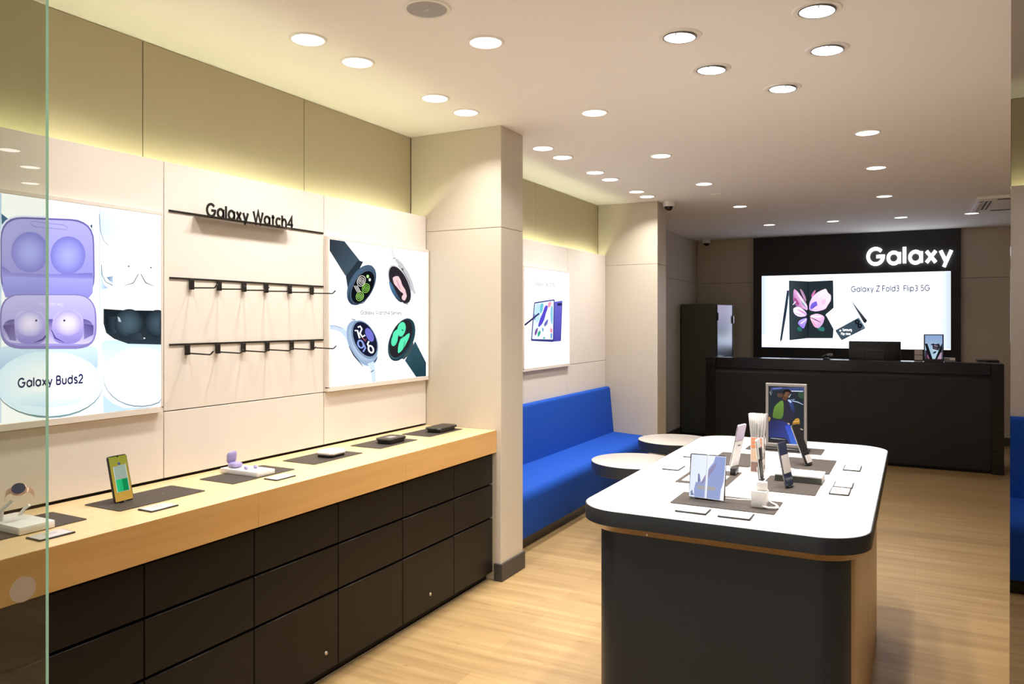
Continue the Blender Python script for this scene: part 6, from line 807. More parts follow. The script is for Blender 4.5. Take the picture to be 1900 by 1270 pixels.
# display mats and price cards
def flat_mat(label, x0, x1, y0, y1, z, group, loc_m='mat', r=.008):
    t = thing('display_mat', label, 'mat', ((x0+x1)/2, (y0+y1)/2, z), group=group)
    w, l = (x1-x0)/2, (y1-y0)/2
    MB().loft([rrect(-w, w, -l, l, r, .0003, 4), rrect(-w, w, -l, l, r, .0022, 4)]).build('pad', loc_m, t, smooth=30)
    return t
ZW = .8681
for i, (y0, y1, lb) in enumerate(((1.150, 1.494, 'under the watch stand behind the glass leaf'), (1.603, 1.948, 'under the phone with the green battery screen'), (2.075, 2.408, 'under the lavender earbud case'), (2.522, 2.854, 'under the white charging pad'), (2.985, 3.305, 'under the small black charging pad'), (3.418, 3.756, 'under the long black pad by the pillar'))):
    t = flat_mat('taupe display mat on the wooden counter %s' % lb, -2.508, -2.317, y0, y1, ZW, 'mats on the wooden counter')
    if i == 1:
        MB().box(-.0955, .0955, -.028, -.0265, .0022, .00235).build('seam', 'black', t, smooth=0)
        MB().lathe([(0, .0024), (.006, .0024)], n=20).xf(Matrix.Translation((.0, .062, 0))).build('cable_hole', 'black', t, smooth=0)
def price_card(label, cx, cy, w, l, z, group, rz=0, lines=3, badge=False):
    t = thing('price_card', label, 'price card', (cx, cy, z), rz, group)
    MB().rbox(-w/2, w/2, -l/2, l/2, .0003, .0045, .001, 1).build('holder', 'black', t)
    MB().box(-w/2+.0042, w/2-.0036, -l/2+.0036, l/2-.0036, .0046, .0052).build('card', 'paper', t, smooth=0)
    mb = MB()
    for k in range(lines):
        x = -w*.18+w*.17*k; mb.box(x-.0011, x+.0011, -l*.16, l*(.22-.06*k), .0053, .0054)
    if badge: mb.lathe([(0, .0054), (.005, .0054)], c=(-w*.28, l*.38, 0), n=12); mb.lathe([(0, .0054), (.0035, .0054)], c=(w*.22, l*.38, 0), n=12); mb.box(-w*.3, w*.25, -l*.45, -l*.42, .0053, .0054)
    mb.build('printed_lines', 'ink', t, smooth=0)
for i, (cx, cy) in enumerate(((-2.237, 1.330), (-2.248, 1.696), (-2.248, 2.250))):
    price_card('white price card on the wooden counter %s' % ('before the watch stand', 'before the green screen phone', 'before the earbud tray')[i], cx, cy, .070, .105, ZW, 'price cards on the wooden counter', lines=2)

# ------------------------------------------------------------------ goods on the wooden counter
ZM = ZW+.0023
wt = thing('watch_stand', 'white watch stand box holding a rose gold wristwatch behind the glass leaf', 'watch display', (-2.41, 1.335, ZM))
MB().rbox(-.105, .098, -.052, .052, 0, .022, .002, 2).build('plinth', 'white', wt)
MB().tube([(-.03, -.035, .02), (-.025, -.036, .055), (-.012, -.026, .070), (-.004, -.016, .082)], .0065, 10).build('arm', 'white', wt)
MB().tube([(-.06, .035, .02), (-.05, .045, .04), (-.035, .052, .052)], .005, 10).build('side_arm', 'white', wt)
wm = Matrix.Translation((.008, -.004, .116)) @ Vector((.62, -.42, .66)).to_track_quat('Z', 'Y').to_matrix().to_4x4()
wb = thing('wristwatch', 'rose gold wristwatch with a dark round dial on the white stand', 'watch', (-2.41, 1.335, ZM))
MB().lathe([(0, -.006), (.0195, -.006), (.0215, -.002), (.0215, .004), (.0195, .0065), (.0185, .0068)], n=36).xf(wm).build('case', 'rose', wb)
MB().lathe([(0, .0070), (.0186, .0070)], n=36).xf(wm).build('dial', 'navy', wb)
for sgn in (1, -1):
    mb = MB(); loops = []
    for k in range(9):
        a = R(k*12.5); x = .018+.020*math.sin(a); z = -.004-.026*(1-math.cos(a))*1.6
        w = .0095; loops.append([tuple(wm @ Vector((sgn*x if True else 0, yy, z+dz))) for yy, dz in ((-w, 0), (w, 0), (w, .0022), (-w, .0022))])
    mb.loft(loops).build('strap', 'rose', wb)
sh = thing('card_holder', 'clear upright sign holder on the wooden counter at the picture edge behind the glass', 'sign holder', (-2.30, 1.185, ZW))
MB().rbox(-.03, .03, -.002, .001, .0005, .105, .0008, 1).build('sheet', 'acrylic', sh); MB().rbox(-.03, .03, -.012, .012, .0, .003, .0008, 1).build('foot', 'acrylic', sh)

def rr_plate(mb, w, h, t, r, m=None, mi=0, n=5):
    """upright rounded plate in the local yz plane, thickness along x, bottom edge at z=0"""
    L = [(y, z) for y, z, _ in rrect(-w/2, w/2, 0, h, r, 0, n)]
    b = min(.0015, t*.3)
    def ring(x, s): return [(x, y*(1-s/(w/2)) if w else y, h/2+(z-h/2)*(1-s/(h/2))) for y, z in L]
    return mb.loft([ring(-t/2, b), ring(-t/2+b, 0), ring(t/2-b, 0), ring(t/2, b)], mi)
def phone(name, label, cat, loc, rot, w, h, t, body, group=None, r=.009):
    th = thing(name, label, cat, loc, rot=rot, group=group)
    rr_plate(MB(), w, h, t, r).build('body', body, th, smooth=30); return th
ph = phone('smartphone', 'black smartphone leaning on the counter with a green battery level on its screen', 'phone', (-2.419, 1.690, ZM+.002), (0, R(-14), R(4)), .075, .162, .009, 'black')
def sc(*p): return [[round(-.0345+.069*(x), 4), round(.004+.154*(1-y), 4)] for x, y in p]
art('screen', [['p', sc((0, 0), (1, 0), (1, 1), (0, 1)), [138, 142, 52], [196, 150, 66], sc((.5, .2), (.5, .9))],
  ['p', sc((.17, .22), (.88, .2), (.88, .80), (.17, .80)), [150, 165, 150]], ['p', sc((.18, .52), (.88, .52), (.88, .79), (.18, .79)), [46, 186, 118], [30, 150, 88], sc((.2, .6), (.9, .6))],
  ['p', sc((.55, .52), (.88, .52), (.88, .79), (.55, .79)), [20, 132, 76]], ['e', sc((.52, .17))[0], sc(*[(.52+.09*math.cos(k*.6283), .17+.035*math.sin(k*.6283)) for k in range(10)]), [70, 80, 130], [90, 100, 110]],
  ['s', sc((.16, .22), (.16, .8)), sc((.19, .22), (.19, .8)), [205, 215, 205], 0], ['s', sc((.86, .2), (.86, .8)), sc((.89, .2), (.89, .8)), [205, 215, 205], 0],
  ['p', sc((.44, 0), (.56, 0), (.5, .03)), [10, 10, 12]]], lambda a, b, d: (.0046+d, a, b), 'screen', ph, step=.00004)
MB().rbox(-.045, -.004, -.012, .012, -.0035, .002, .001, 1).build('rest', 'black', ph); MB().tube([(.006, 0, -.002), (-.005, 0, .001)], .004, 8).build('plug', 'steel', ph)

bt = thing('earbud_tray', 'low white tray under the open lavender earbud case on the counter', 'tray', (-2.43, 2.252, ZM))
MB().rbox(-.108, .105, -.047, .047, 0, .019, .0015, 2).build('tray', 'white', bt)
bc = thing('earbud_case', 'open lavender earbud charging case on the white tray', 'earbud case', (-2.492, 2.243, ZM+.0193))
def pebble(w, l, h, r, n=7):
    lp = []
    for z, s in ((0, .012), (.15, .004), (.45, 0), (.8, .002), (1, .009)): lp.append(rrect(-w/2+s, w/2-s, -l/2+s, l/2-s, max(.004, r-s), z*h, n))
    return MB().loft(lp)
pebble(.050, .050, .021, .014).build('base', 'lavender', bc)
ml = Matrix.Translation((-.0245, 0, .0155)) @ Matrix.Rotation(R(-82), 4, 'Y') @ Matrix.Translation((.026, 0, -.007))
pebble(.050, .050, .013, .014).xf(ml).build('lid', 'lavender', bc)
for sy in (-1, 1): MB().lathe([(0, .0005), (.006, .0004), (.0095, .0014), (.0105, .0002)], n=20).xf(ml @ Matrix.Translation((.003, sy*.0115, .0132))).build('well', 'lilac', bc)
for i, (dx, dy) in enumerate(((.035, -.012), (.050, .024))):
    b = thing('earbud', 'lavender earbud lying on the white tray, %s the case' % ('right beside' if i == 0 else 'further from'), 'earbud', (-2.452+dx, 2.243+dy, ZM+.0193), group='loose earbuds'); MB().lathe([(0, 0), (.005, .0005), (.0085, .005), (.008, .0095), (.005, .013), (0, .0145)], n=20).build('shell', 'lavender', b); MB().lathe([(0, .0), (.0035, .001), (.0035, .005), (0, .006)], n=14).xf(Matrix.Translation((.008, 0, .003))).build('ear_tip', 'lilac', b)
def pad(label, cx, cy, w, l, h0, h, m, rz):
    t = thing('charging_pad', label, 'charging pad', (cx, cy, ZM), rz, 'charging pads on the counter')
    MB().rbox(-w*.38, w*.38, -l*.38, l*.38, 0, h0, .002, 1).build('foot', 'black', t)
    c = min(w, l)*.22; o = [(-w/2+c, -l/2), (w/2-c*.6, -l/2), (w/2, -l/2+c*.6), (w/2, l/2-c), (w/2-c, l/2), (-w/2+c*.6, l/2), (-w/2, l/2-c*.6), (-w/2, -l/2+c)]
    lp = [[(x*s, y*s, z) for x, y in o] for z, s in ((h0+.0002, .94), (h0+h*.5, 1), (h0+h, .97))]
    MB().loft(lp).build('plate', m, t, smooth=25); return t
pad('white rounded charging pad raised on a black foot on its mat', -2.397, 2.722, .105, .125, .012, .014, 'white', R(2))
p_ = pad('small black charging pad raised on a black foot on its mat', -2.395, 3.175, .108, .165, .014, .012, 'black', R(3))
MB().box(-.02, .02, -.03, .03, .0262, .0263).build('etched_mark', 'grey', p_, smooth=0)
pad('long black charging pad on the mat next to the beige pillar', -2.390, 3.640, .110, .215, .014, .012, 'black', R(2))

# ------------------------------------------------------------------ benches and round tables
def bench(label, loc, rz, ln, group=None):
    t = thing('bench', label, 'bench', loc, rz, group)
    def prof(pts): return MB().loft([[(x, y, z) for x, z in pts] for y in (-ln/2, -ln/2+.012, ln/2-.012, ln/2)])
    def round_c(pts, rs, n=6):
        out = []
        for i, p in enumerate(pts):
            r = rs[i]
            if r == 0: out.append(p); continue
            P0, P1, P2 = Vector(pts[i-1]), Vector(p), Vector(pts[(i+1) % len(pts)])
            a = P1+(P0-P1).normalized()*r; b = P1+(P2-P1).normalized()*r
            for k in range(n+1):
                q = k/n; out.append(tuple((1-q)**2*a+2*q*(1-q)*P1+q*q*b))
        return out
    prof(round_c([(.010, .075), (.405, .075), (.455, .405), (.010, .432)], (0, .01, .085, 0))).build('seat', 'blue', t)
    prof(round_c([(.002, .425), (.085, .425), (.044, .862), (.002, .862)], (0, 0, .025, .004))).build('backrest', 'blue', t)
    MB().box(.02, .375, -ln/2+.01, ln/2-.01, .001, .076).build('plinth', 'espresso_wood', t, smooth=0)
    return t
bench('long royal blue upholstered bench set between the two beige pillars', (-2.648, 5.51, 0), 0, 2.82)
bench('royal blue upholstered bench reflected in the tinted mirror panel', (1.03, .031, 0), R(90), 1.245)
def round_table(label, x, y, r):
    t = thing('round_table', label, 'table', (x, y, 0), group='round side tables')
    MB().lathe([(0, .5505), (r-.005, .5505), (r-.003, .5495)], n=72).build('table_top', 'offwhite_top', t)
    MB().lathe([(r-.0032, .5492), (r, .548), (r, .478), (r-.004, .474), (0, .474)], n=72).build('drum_rim', 'charcoal', t)
    MB().lathe([(.035, .474), (.035, .03)], n=24).build('pole', 'black_metal', t)
    MB().lathe([(.035, .034), (.06, .022), (.20, .012), (.205, .002), (0, .001)], n=48).build('base', 'black_metal', t)
round_table('round side table by the blue bench, the one closer to the near pillar', -1.672, 4.93, .297)
round_table('round side table by the blue bench, the one closer to the tall cabinet', -1.683, 5.955, .297)
# ------------------------------------------------------------------ the island table
IX0, IX1, IY0, IY1, IZ = -1.032, -.113, 2.376, 4.248, .865
isl = thing('island_table', 'large display island with white top, dark rounded front and oak sides', 'display table', (-.572, 3.31, 0))
MB().loft([rrect(IX0+.004, IX1-.004, IY0+.004, IY1-.004, .150, IZ-.003, 14), rrect(IX0+.004, IX1-.004, IY0+.004, IY1-.004, .150, IZ, 14)]).build('table_top', 'white_top', isl, world=True, smooth=30)
MB().loft([rrect(IX0+.0035, IX1-.0035, IY0+.0035, IY1-.0035, .1505, IZ-.0005, 14), rrect(IX0+.0005, IX1-.0005, IY0+.0005, IY1-.0005, .1535, IZ-.0005, 14), rrect(IX0, IX1, IY0, IY1, .154, IZ-.002, 14), rrect(IX0, IX1, IY0, IY1, .154, IZ-.050, 14), rrect(IX0+.01, IX1-.01, IY0+.01, IY1-.01, .144, IZ-.0505, 14)], cap=(False, False)).build('rim', 'charcoal', isl, world=True, smooth=30)
MB().loft([rrect(IX0+.003, IX1-.003, IY0+.003, IY1-.003, .151, IZ-.0507, 14), rrect(IX0+.030, IX1-.030, IY0+.045, IY1-.045, .125, IZ-.080, 14), rrect(IX0+.05, IX1-.05, IY0+.07, IY1-.07, .10, IZ-.0805, 14)], cap=(True, True)).build('underside', 'oak', isl, world=True, smooth=30)
BX0, BX1, BY0, BY1, BR = -.988, -.160, 2.455, 4.12, .105
def shell(front):
    """rounded dark end of the base: runs round both corners until the face has turned 65 degrees"""
    o = []; cy = (BY0+BR) if front else (BY1-BR); sg = -1 if front else 1
    for k in range(13):
        a = R(25+65*k/12); o.append((BX1-BR+BR*math.cos(a), cy+sg*BR*math.sin(a)))
    for k in range(13):
        a = R(90+65*k/12); o.append((BX0+BR+BR*math.cos(a), cy+sg*BR*math.sin(a)))
    return o
for front, nm in ((True, 'front_shell'), (False, 'rear_shell')):
    o = shell(front); cy = BY0+BR+.08 if front else BY1-BR-.08
    o = o+[(BX0+.05, cy), (BX1-.05, cy)]
    MB().loft([[(x, y, z) for x, y in o] for z in (.002, .784)]).build(nm, 'charcoal', isl, world=True, smooth=30)
def side(sx):
    x = BX1 if sx > 0 else BX0
    for a, b in ((BY0+BR*(1-math.sin(R(25)))+.0, 3.24), (3.2435, BY1-BR*(1-math.sin(R(25))))):
        pts = []
        for y in (a, a+.02, a+.045, (a+b)/2, b-.045, b-.02, b):
            dy = max(0, (BY0+BR)-y, y-(BY1-BR)); c = math.sqrt(max(0, BR*BR-dy*dy)); xo = x-sx*(BR-c); pts.append((xo, y))
        ring = pts+[(x-sx*.06, b), (x-sx*.06, a)]
        MB().loft([[(px, py, z) for px, py in ring] for z in (.002, .784)]).build('side_panel', 'oak', isl, world=True, smooth=30)
side(1); side(-1)
MB().lathe([(0, .001), (.003, .001), (.0035, 0)], n=16).xf(Matrix.Translation((-.774, 2.4, .797)) @ Matrix.Rotation(R(70), 4, 'X')).build('indicator_stud', 'steel', isl, world=True)

ZI = IZ+.0002; ZP = ZI+.0023
for lb, b in (('under the unfolded tablet phone at the rounded front', (-.752, -.404, 2.584, 2.772)), ('under the dark gift box and leaning phone', (-.520, -.317, 2.930, 3.235)), ('under the white sheet behind the tablet phone', (-.832, -.633, 2.930, 3.235)), ('under the lilac flip phone', (-.815, -.630, 3.370, 3.700)), ('under the black leaning phone', (-.513, -.310, 3.362, 3.708)), ('under the framed picture at the far end', (-.738, -.388, 3.836, 4.005))):
    flat_mat('taupe display mat on the white island %s' % lb, *b, ZI, 'mats on the island')
for lb, cx, cy, w, l, rz, bd in (('directly before the tablet phone', -.651, 2.512, .075, .103, 90, 0), ('below the white plug block at the rounded front', -.511, 2.511, .080, .102, 90, 0), ('with badges, lower of the touching pair', -.243, 3.045, .122, .068, 180, 1), ('with badges, upper of the touching pair', -.241, 3.170, .108, .068, 180, 1), ('with badges, alone beside the black leaning phone', -.235, 3.553, .130, .068, 180, 1), ('by the aisle edge beside the white sheet', -.914, 3.202, .105, .072, 0, 0), ('by the aisle edge behind the tablet phone top', -.924, 3.528, .095, .050, 0, 0)):
    if rz == 90: price_card('white price card on the island %s' % lb, cx, cy, w, l, ZI, 'price cards on the island', R(90), 2)
    else: price_card('white price card on the island %s' % lb, cx, cy, l, w, ZI, 'price cards on the island', R(90) if False else 0, 3, bool(bd))

# unfolded tablet phone
tp = thing('tablet_phone', 'unfolded white tablet phone standing upright on the island front mat', 'tablet', (-.6465, 2.681, ZP+.003), rot=(R(-9), 0, 0))
for sx in (-1, 1):
    mb = MB(); L = rrect(-.031, .031, 0, .155, .006, 0, 4)
    mb.loft([[(x+sx*.0318, y, z) for x, z, _ in L] for y in (-.0045, .0045)]).build('half_body', 'black', tp, smooth=30)
MB().rbox(-.0022, .0022, -.004, .004, .001, .154, .0008, 1).build('hinge', 'silver', tp)
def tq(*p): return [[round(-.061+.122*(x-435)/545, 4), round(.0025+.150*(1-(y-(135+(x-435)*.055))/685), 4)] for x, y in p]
art('screen', [['p', tq((445, 140), (990, 165), (972, 860), (430, 815)), [226, 234, 250], [246, 248, 255], tq((440, 400), (700, 400))],  # reflections on the glass, painted as a glowing screen image
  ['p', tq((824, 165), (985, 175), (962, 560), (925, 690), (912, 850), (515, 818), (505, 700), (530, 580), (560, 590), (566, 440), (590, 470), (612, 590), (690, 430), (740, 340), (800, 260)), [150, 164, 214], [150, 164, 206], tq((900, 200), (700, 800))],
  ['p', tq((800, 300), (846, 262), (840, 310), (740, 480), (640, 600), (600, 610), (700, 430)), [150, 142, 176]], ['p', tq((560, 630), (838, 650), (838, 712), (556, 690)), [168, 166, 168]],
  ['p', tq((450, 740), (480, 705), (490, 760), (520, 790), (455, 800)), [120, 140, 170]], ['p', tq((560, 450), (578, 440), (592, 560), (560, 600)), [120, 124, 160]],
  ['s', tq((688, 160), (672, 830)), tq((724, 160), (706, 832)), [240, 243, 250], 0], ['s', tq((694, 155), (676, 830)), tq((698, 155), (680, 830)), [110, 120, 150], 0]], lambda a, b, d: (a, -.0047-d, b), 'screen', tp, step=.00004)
MB().rbox(-.045, .045, .006, .055, .0, .004, .001, 1).build('stand_foot', 'black', tp); MB().rbox(-.02, .02, .0055, .012, .0, .06, .001, 1).build('stand_back', 'black', tp)
wb_ = thing('plug_block', 'white upright security block with a cable loop on the island front mat', 'security block', (-.463, 2.672, ZP))
MB().rbox(-.027, .024, -.024, .024, 0, .056, .003, 2).build('block', 'white', wb_); MB().rbox(-.012, .022, -.012, .014, .0562, .085, .003, 2).build('neck', 'white', wb_)
MB().tube([(.012, -.0265, .007), (.03, -.034, .006), (.05, -.028, .006), (.058, -.008, .006), (.050, .012, .007), (.034, .020, .010), (.0255, .020, .014)], .0042, 10).build('cable_loop', 'white', wb_)
MB().tube([(-.0275, .004, .018), (-.07, .006, .014), (-.118, .008, .013)], .0022, 8).build('cable', 'white', wb_)

wsh = thing('white_sheet', 'white paper sheet lying on the mat behind the tablet phone', 'sheet', (-.735, 3.055, ZP))
MB().rbox(-.078, .074, -.098, .070, .0002, .0016, .0004, 1).build('sheet', 'paper', wsh); 
bb = thing('phone_dock', 'small black dock standing on the mat just behind the tablet phone', 'dock', (-.655, 3.185, ZP)); MB().rbox(-.012, .012, -.03, .03, 0, .028, .003, 2).build('body', 'black', bb)

gb = thing('gift_box', 'flat dark green box with white lid on the island mat', 'box', (-.402, 3.195, ZP))
MB().rbox(-.086, .086, -.062, .062, 0, .0225, .001, 1).build('base', 'darkgreen', gb); MB().rbox(-.0875, .0875, -.0635, .0635, .0227, .0290, .001, 1).build('lid', 'white', gb); MB().box(.0862, .0868, -.05, .05, .002, .0225).build('end_label', 'paper', gb, smooth=0)
pk = thing('white_puck', 'small white round puck lying on the lid of the flat box', 'puck', (-.452, 3.212, ZP+.0292)); MB().lathe([(0, 0), (.026, 0), (.028, .003), (.026, .007), (0, .008)], n=36).build('body', 'white', pk)
def lean_phone(label, loc, roty, h, w, t, mats, split, group='phones leaning on the island', rz=-15):
    """phone seen nearly edge on: lower part mats[1], upper part mats[0], thin pale frame"""
    th = thing('smartphone', label, 'phone', loc, rot=(0, roty, R(rz)), group=group)
    rr_plate(MB(), w, h, t*.5, .007).build('frame', mats[2], th, smooth=30)
    u = MB(); rr_plate(u, w-.002, h*(1-split), t*.9, .006); u.xf(Matrix.Translation((.0006, 0, h*split+.001))).build('upper_half', mats[0], th, smooth=30)
    u = MB(); rr_plate(u, w-.002, h*split-.002, t*.9, .006); u.xf(Matrix.Translation((.0006, 0, .0015))).build('lower_half', mats[1], th, smooth=30)
    MB().rbox(-.008, .010, -.018, .018, -.0045, .0005, .001, 1).build('foot', 'black', th); return th
lp_ = lean_phone('navy and white smartphone leaning before the flat dark box', (-.420, 3.030, ZP+.0045), R(-11), .165, .070, .009, ('navy', 'navy', 'silver'), .42)
MB().box(.0048, .0054, -.033, .033, .050, .118).build('screen_panel', 'paper', lp_, smooth=0)
lp2 = lean_phone('black smartphone leaning steeply before the framed picture', (-.408, 3.530, ZP+.0045), R(-21), .178, .074, .009, ('black', 'black', 'steel'), .3)
MB().box(.0048, .0054, -.02, .034, .006, .040).build('screen_panel', 'paper', lp2, smooth=0)
lp3 = lean_phone('lilac and cream flip phone leaning towards the leaflet holder', (-.690, 3.340, ZP+.0045), R(12), .186, .072, .010, ('lilac', 'white', 'silver'), .62)
MB().box(.0058, .0064, -.012, .012, .092, .097).build('hinge_line', 'black', lp3, smooth=0)
lp4 = lean_phone('slim dark flip phone on a white foot in front of the leaflet holder', (-.537, 3.125, ZI+.0045), R(-6), .158, .050, .010, ('white', 'black', 'steel'), .5, rz=-3)
MB().rbox(.005, .012, -.012, .012, .075, .125, .001, 1).build('camera_block', 'black', lp4); MB().rbox(-.009, -.0055, -.02, .02, .0, .05, .001, 1).build('side_plate', 'white', lp4)

lh = thing('leaflet_holder', 'narrow leaflet holder with orange striped print in the middle of the island', 'holder', (-.582, 3.300, ZI), R(0))
MB().rbox(-.026, .026, -.022, .028, .0003, .145, .001, 1).build('body', 'paper', lh)
mb = MB()
for k, (z0, z1) in enumerate(((.100, .115), (.118, .130), (.133, .143))): mb.box(-.023, .020, -.0228, -.0222, z0, z1)
mb.build('orange_stripe_print', 'orange', lh, smooth=0)
mb = MB(); mb.box(-.024, .024, -.0228, -.0222, .003, .042); mb.box(.0262, .0268, -.014, .012, .055, .080); mb.box(.0262, .0268, -.016, .012, .012, .030); mb.box(.0262, .0268, -.004, .016, .095, .118)
mb.build('brown_block_print', plain('brown_print', (.16, .085, .065), .5), lh, smooth=0)
mb = MB(); mb.box(-.023, .021, -.0228, -.0222, .047, .094); mb.build('sand_stripe_print', plain('sand_print', (.52, .36, .25), .5), lh, smooth=0)
lf = None
for i in range(9):
    dx = -.030+.0076*i
    if lf is None:
        lf = thing('leaflet', '', 'leaflet'); MB().rbox(-.0006, .0006, -.026, .024, 0, .098, .0003, 1).build('sheet', 'leaflet', lf); o = lf
    else: o = copy_tree(lf)
    o.location = (-.582+dx*.78, 3.303, ZI+.1452); o.rotation_euler = (R(random.uniform(-2, 2)), R(dx*190), R(random.uniform(-3, 3)))
    o.matrix_basis = Matrix.LocRotScale(o.location, o.rotation_euler, None)
    tag(o, 'white folded leaflet standing in the orange striped holder, %s from the aisle side' % ORD[i], None, 'leaflets in the holder')

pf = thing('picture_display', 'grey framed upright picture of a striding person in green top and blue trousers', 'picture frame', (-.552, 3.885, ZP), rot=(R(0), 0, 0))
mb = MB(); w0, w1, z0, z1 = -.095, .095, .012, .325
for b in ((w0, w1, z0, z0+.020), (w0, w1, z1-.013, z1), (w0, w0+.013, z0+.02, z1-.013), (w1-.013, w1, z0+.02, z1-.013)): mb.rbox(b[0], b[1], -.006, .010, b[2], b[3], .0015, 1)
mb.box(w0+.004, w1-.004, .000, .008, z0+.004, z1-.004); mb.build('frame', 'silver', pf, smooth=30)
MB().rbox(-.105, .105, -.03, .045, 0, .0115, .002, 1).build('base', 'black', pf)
art('glowing_print', ART_RUNNER, lambda a, b, d: (a+.552, -.0006-d, b-ZP), 'screen', pf, base=(-.635, -.466, .887, 1.177, (44, 48, 54)))  # framed print given a glow of its own, no lamp behind it

# ------------------------------------------------------------------ service desk at the back
dk = thing('service_desk', 'long espresso brown service desk with padded front before the lit sign wall', 'desk', (-.67, 9.1, 0))
DX0, DX1, DY = -2.112, .765, 8.70
MB().rbox(DX0+.105, DX1-.105, DY+.045, DY+.30, .960, 1.078, .003, 1).build('top', 'espresso_wood', dk, world=True)
for xa, xb in ((DX0, DX0+.1045), (DX1-.1045, DX1)): MB().rbox(xa, xb, DY-.002, DY+.62, .001, 1.078, .003, 1).build('end_panel', 'espresso_wood', dk, world=True)
for xa, xb in ((DX0+.106, -.672), (-.670, DX1-.106)):
    MB().loft([[(x, y, z) for y, z in ((DY+.010, .034), (DY+.010, .905), (DY+.014, .925), (DY+.024, .942), (DY+.043, .958), (DY+.11, .958), (DY+.11, .034))] for x in (xa, xb)]).build('front_pad', 'espresso', dk, world=True, smooth=35)
MB().box(DX0+.106, DX1-.106, DY+.06, DY+.10, .001, .033).build('plinth', 'carcass', dk, world=True, smooth=0)
MB().rbox(DX0+.106, DX1-.106, DY+.31, DY+.78, .73, .76, .002, 1).build('work_surface', 'espresso_wood', dk, world=True)
MB().rbox(DX1-.20, DX1-.01, DY+.35, DY+.62, 1.0785, 1.098, .003, 1).build('raised_cap', 'espresso_wood', dk, world=True)

mo = thing('monitor', 'black computer monitor seen from behind on the service desk', 'monitor', (-.385, 9.14, .7605))
MB().rbox(-.255, .255, -.018, .018, .195, .512, .006, 2).build('housing', 'black', mo); MB().rbox(-.10, .10, -.030, -.0185, .28, .42, .004, 1).build('rear_bulge', 'black', mo)
MB().rbox(-.03, .03, -.012, .012, .0125, .20, .003, 1).build('stand', 'black', mo); MB().rbox(-.12, .12, -.09, .09, 0, .012, .003, 1).build('base', 'black', mo)
bs = thing('barcode_scanner', 'small dark handheld scanner lying in its cradle on the service desk', 'scanner', (-.842, 8.86, 1.0785))
MB().lathe([(0, 0), (.038, 0), (.034, .010), (.015, .018), (0, .020)], n=28).build('cradle', 'black', bs)
MB().tube([(-.045, 0, .022), (-.010, 0, .040), (.020, 0, .050)], .012, 12).build('grip', 'black', bs); MB().rbox(.005, .060, -.02, .02, .034, .062, .008, 2).build('head', 'grey', bs)
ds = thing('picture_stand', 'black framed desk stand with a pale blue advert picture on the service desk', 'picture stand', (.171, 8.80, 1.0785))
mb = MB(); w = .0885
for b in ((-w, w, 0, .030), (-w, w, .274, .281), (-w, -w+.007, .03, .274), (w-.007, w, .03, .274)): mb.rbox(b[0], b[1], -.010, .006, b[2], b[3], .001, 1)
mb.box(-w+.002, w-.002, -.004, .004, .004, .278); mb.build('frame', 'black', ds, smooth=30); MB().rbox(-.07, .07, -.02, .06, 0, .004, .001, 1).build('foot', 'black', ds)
art('glowing_print', ART_DESKPIC, lambda a, b, d: (a-.171, -.0046-d, b-1.0785), 'screen', ds, base=(.094, .248, 1.112, 1.350, (136, 162, 206)), step=.0001)  # this print also glows by itself instead of taking the room light
chd = thing('card_stand', 'small pale two-panel card stand beside the framed desk stand', 'card stand', (.036, 8.80, 1.0785))
MB().rbox(-.037, .037, -.003, .003, .072, .124, .001, 1).build('upper_card', 'paper', chd); MB().rbox(-.037, .037, -.003, .003, .018, .066, .001, 1).build('lower_card', 'paper', chd); MB().rbox(-.041, .041, .0033, .007, .004, .126, .001, 1).build('back_plate', 'black', chd); MB().rbox(-.040, .040, -.02, .03, 0, .005, .001, 1).build('foot', 'white', chd)
tb = thing('calculator', 'low grey desk gadget with a white label by the desk end', 'desk gadget', (.314, 8.84, 1.0785)); MB().rbox(-.05, .05, -.03, .03, 0, .045, .004, 1).build('body', 'grey', tb); MB().box(-.002, .044, -.0309, -.0302, .022, .043).build('label', 'white', tb, smooth=0)

# ------------------------------------------------------------------ lit sign wall
sw = thing('sign_wall', 'tall black sign board rising to the ceiling behind the service desk', 'sign board', (-.722, 10.7, 0))
mb = MB(); sx0, sx1, lx0, lx1, lz0, lz1 = -1.941, .497, -1.834, .394, 1.134, 2.107
for b in ((sx0, sx1, .002, lz0-.001), (sx0, sx1, lz1+.001, ZC-.002), (sx0, lx0-.001, lz0-.001, lz1+.001), (lx1+.001, sx1, lz0-.001, lz1+.001)): mb.box(b[0], b[1], 10.672, 10.733, b[2], b[3])
mb.box(sx0+.01, sx1-.01, 10.700, 10.732, .01, ZC-.01); mb.build('board', 'signblack', sw, world=True, smooth=0)
lb = thing('light_box', 'wide backlit advert of two folding phones in the black sign board', 'light box', (-.72, 10.66, 1.62), group='light box of the sign wall')
mb = MB()
for b in ((lx0, lx1, lz0, lz0+.006), (lx0, lx1, lz1-.006, lz1), (lx0, lx0+.006, lz0+.006, lz1-.006), (lx1-.006, lx1, lz0+.006, lz1-.006)): mb.box(b[0], b[1], 10.655, 10.699, b[2], b[3])
mb.build('frame', 'silver', lb, world=True, smooth=0)
art('poster_print', ART_FOLD, lambda a, b, d: (a+.72, 10.664-d-10.66, b-1.62), 'poster_rear', lb, base=(lx0+.006, lx1-.006, lz0+.006, lz1-.006, (246, 249, 255)), step=.00014)
ls = thing('illuminated_sign', 'glowing white raised lettering above the wide advert on the black sign board', 'sign', (-.06, 10.672, 2.215))
letters('Galaxy', lambda a, b, d: (a, -.0005-d, b), .195, -.482, .472, .30, .035, 'signwhite', ls)

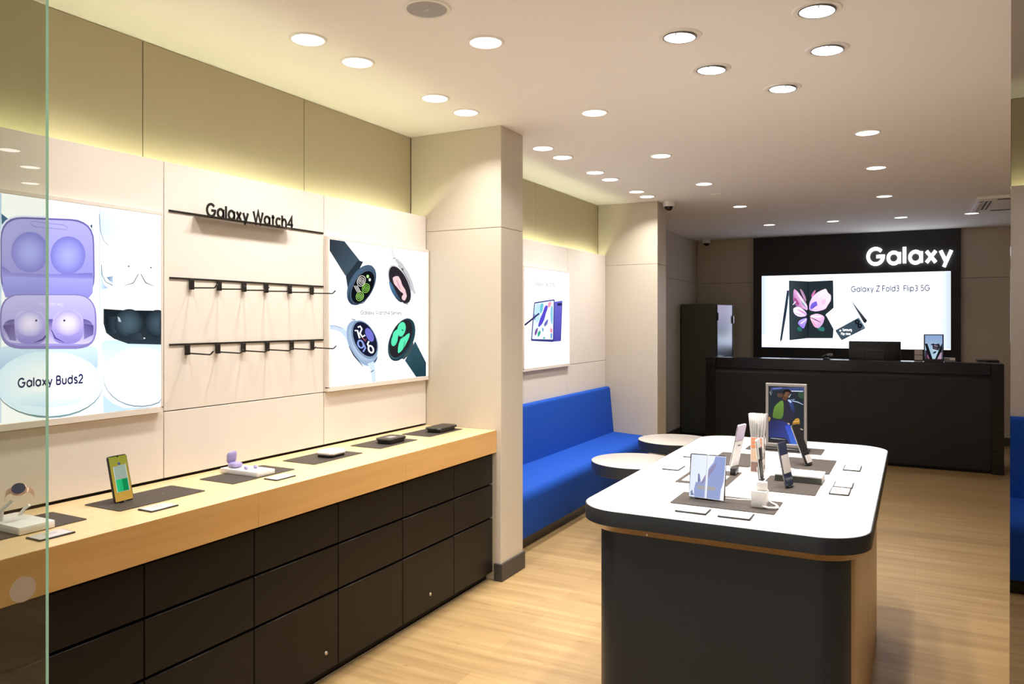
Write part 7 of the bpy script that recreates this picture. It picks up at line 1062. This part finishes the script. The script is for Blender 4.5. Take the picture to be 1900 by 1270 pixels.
# ------------------------------------------------------------------ tall steel cabinet with its glass door ajar
tc = thing('tall_cabinet', 'tall dark green steel cabinet with a pale glass door in the back corner', 'cabinet', (-2.49, 10.2, 0))
MB().rbox(-2.710, -2.262, 9.85, 9.868, .03, 1.715, .002, 1).build('side_panel', 'darkgreen', tc, world=True); MB().rbox(-2.710, -2.262, 10.642, 10.66, .03, 1.715, .002, 1).build('side_panel', 'darkgreen', tc, world=True)
MB().rbox(-2.710, -2.262, 9.8685, 10.6415, 1.695, 1.715, .002, 1).build('top_panel', 'darkgreen', tc, world=True); MB().rbox(-2.710, -2.262, 9.8685, 10.6415, .03, .05, .002, 1).build('bottom_panel', 'darkgreen', tc, world=True)
MB().box(-2.709, -2.698, 9.869, 10.641, .051, 1.694).build('back_panel', 'darkgreen', tc, world=True, smooth=0)
for z in (.45, .86, 1.27): MB().rbox(-2.697, -2.29, 9.870, 10.640, z, z+.018, .001, 1).build('shelf', 'steel', tc, world=True)
MB().box(-2.69, -2.28, 9.88, 10.63, .001, .029).build('plinth', 'carcass', tc, world=True, smooth=0)
dm = Matrix.Translation((-2.255, 9.872, 0)) @ Matrix.Rotation(R(-20), 4, 'Z')
dr = MB().box(-.004, .0, .012, .378, .045, 1.70).xf(dm).build('door', 'cabglass', tc, world=True, smooth=0)
fm = MB()
for b in ((.0, .012, .04, 1.708), (.378, .390, .04, 1.708), (.012, .378, 1.70, 1.708), (.012, .378, .04, .046)): fm.box(-.008, .008, b[0], b[1], b[2], b[3])
f_ = fm.xf(dm).build('door_frame', 'darkgreen', None, smooth=0); f_.parent = dr
f_.matrix_parent_inverse = Matrix.Translation((2.49, -10.2, 0))
h_ = MB().rbox(.0085, .02, .365, .385, 1.46, 1.56, .002, 1).xf(dm).build('door_handle', 'steel', None); h_.parent = dr; h_.matrix_parent_inverse = Matrix.Translation((2.49, -10.2, 0))
h_ = MB().rbox(.0085, .02, .002, .018, 1.50, 1.60, .002, 1).xf(dm).build('hinge', 'black', None); h_.parent = dr; h_.matrix_parent_inverse = Matrix.Translation((2.49, -10.2, 0))
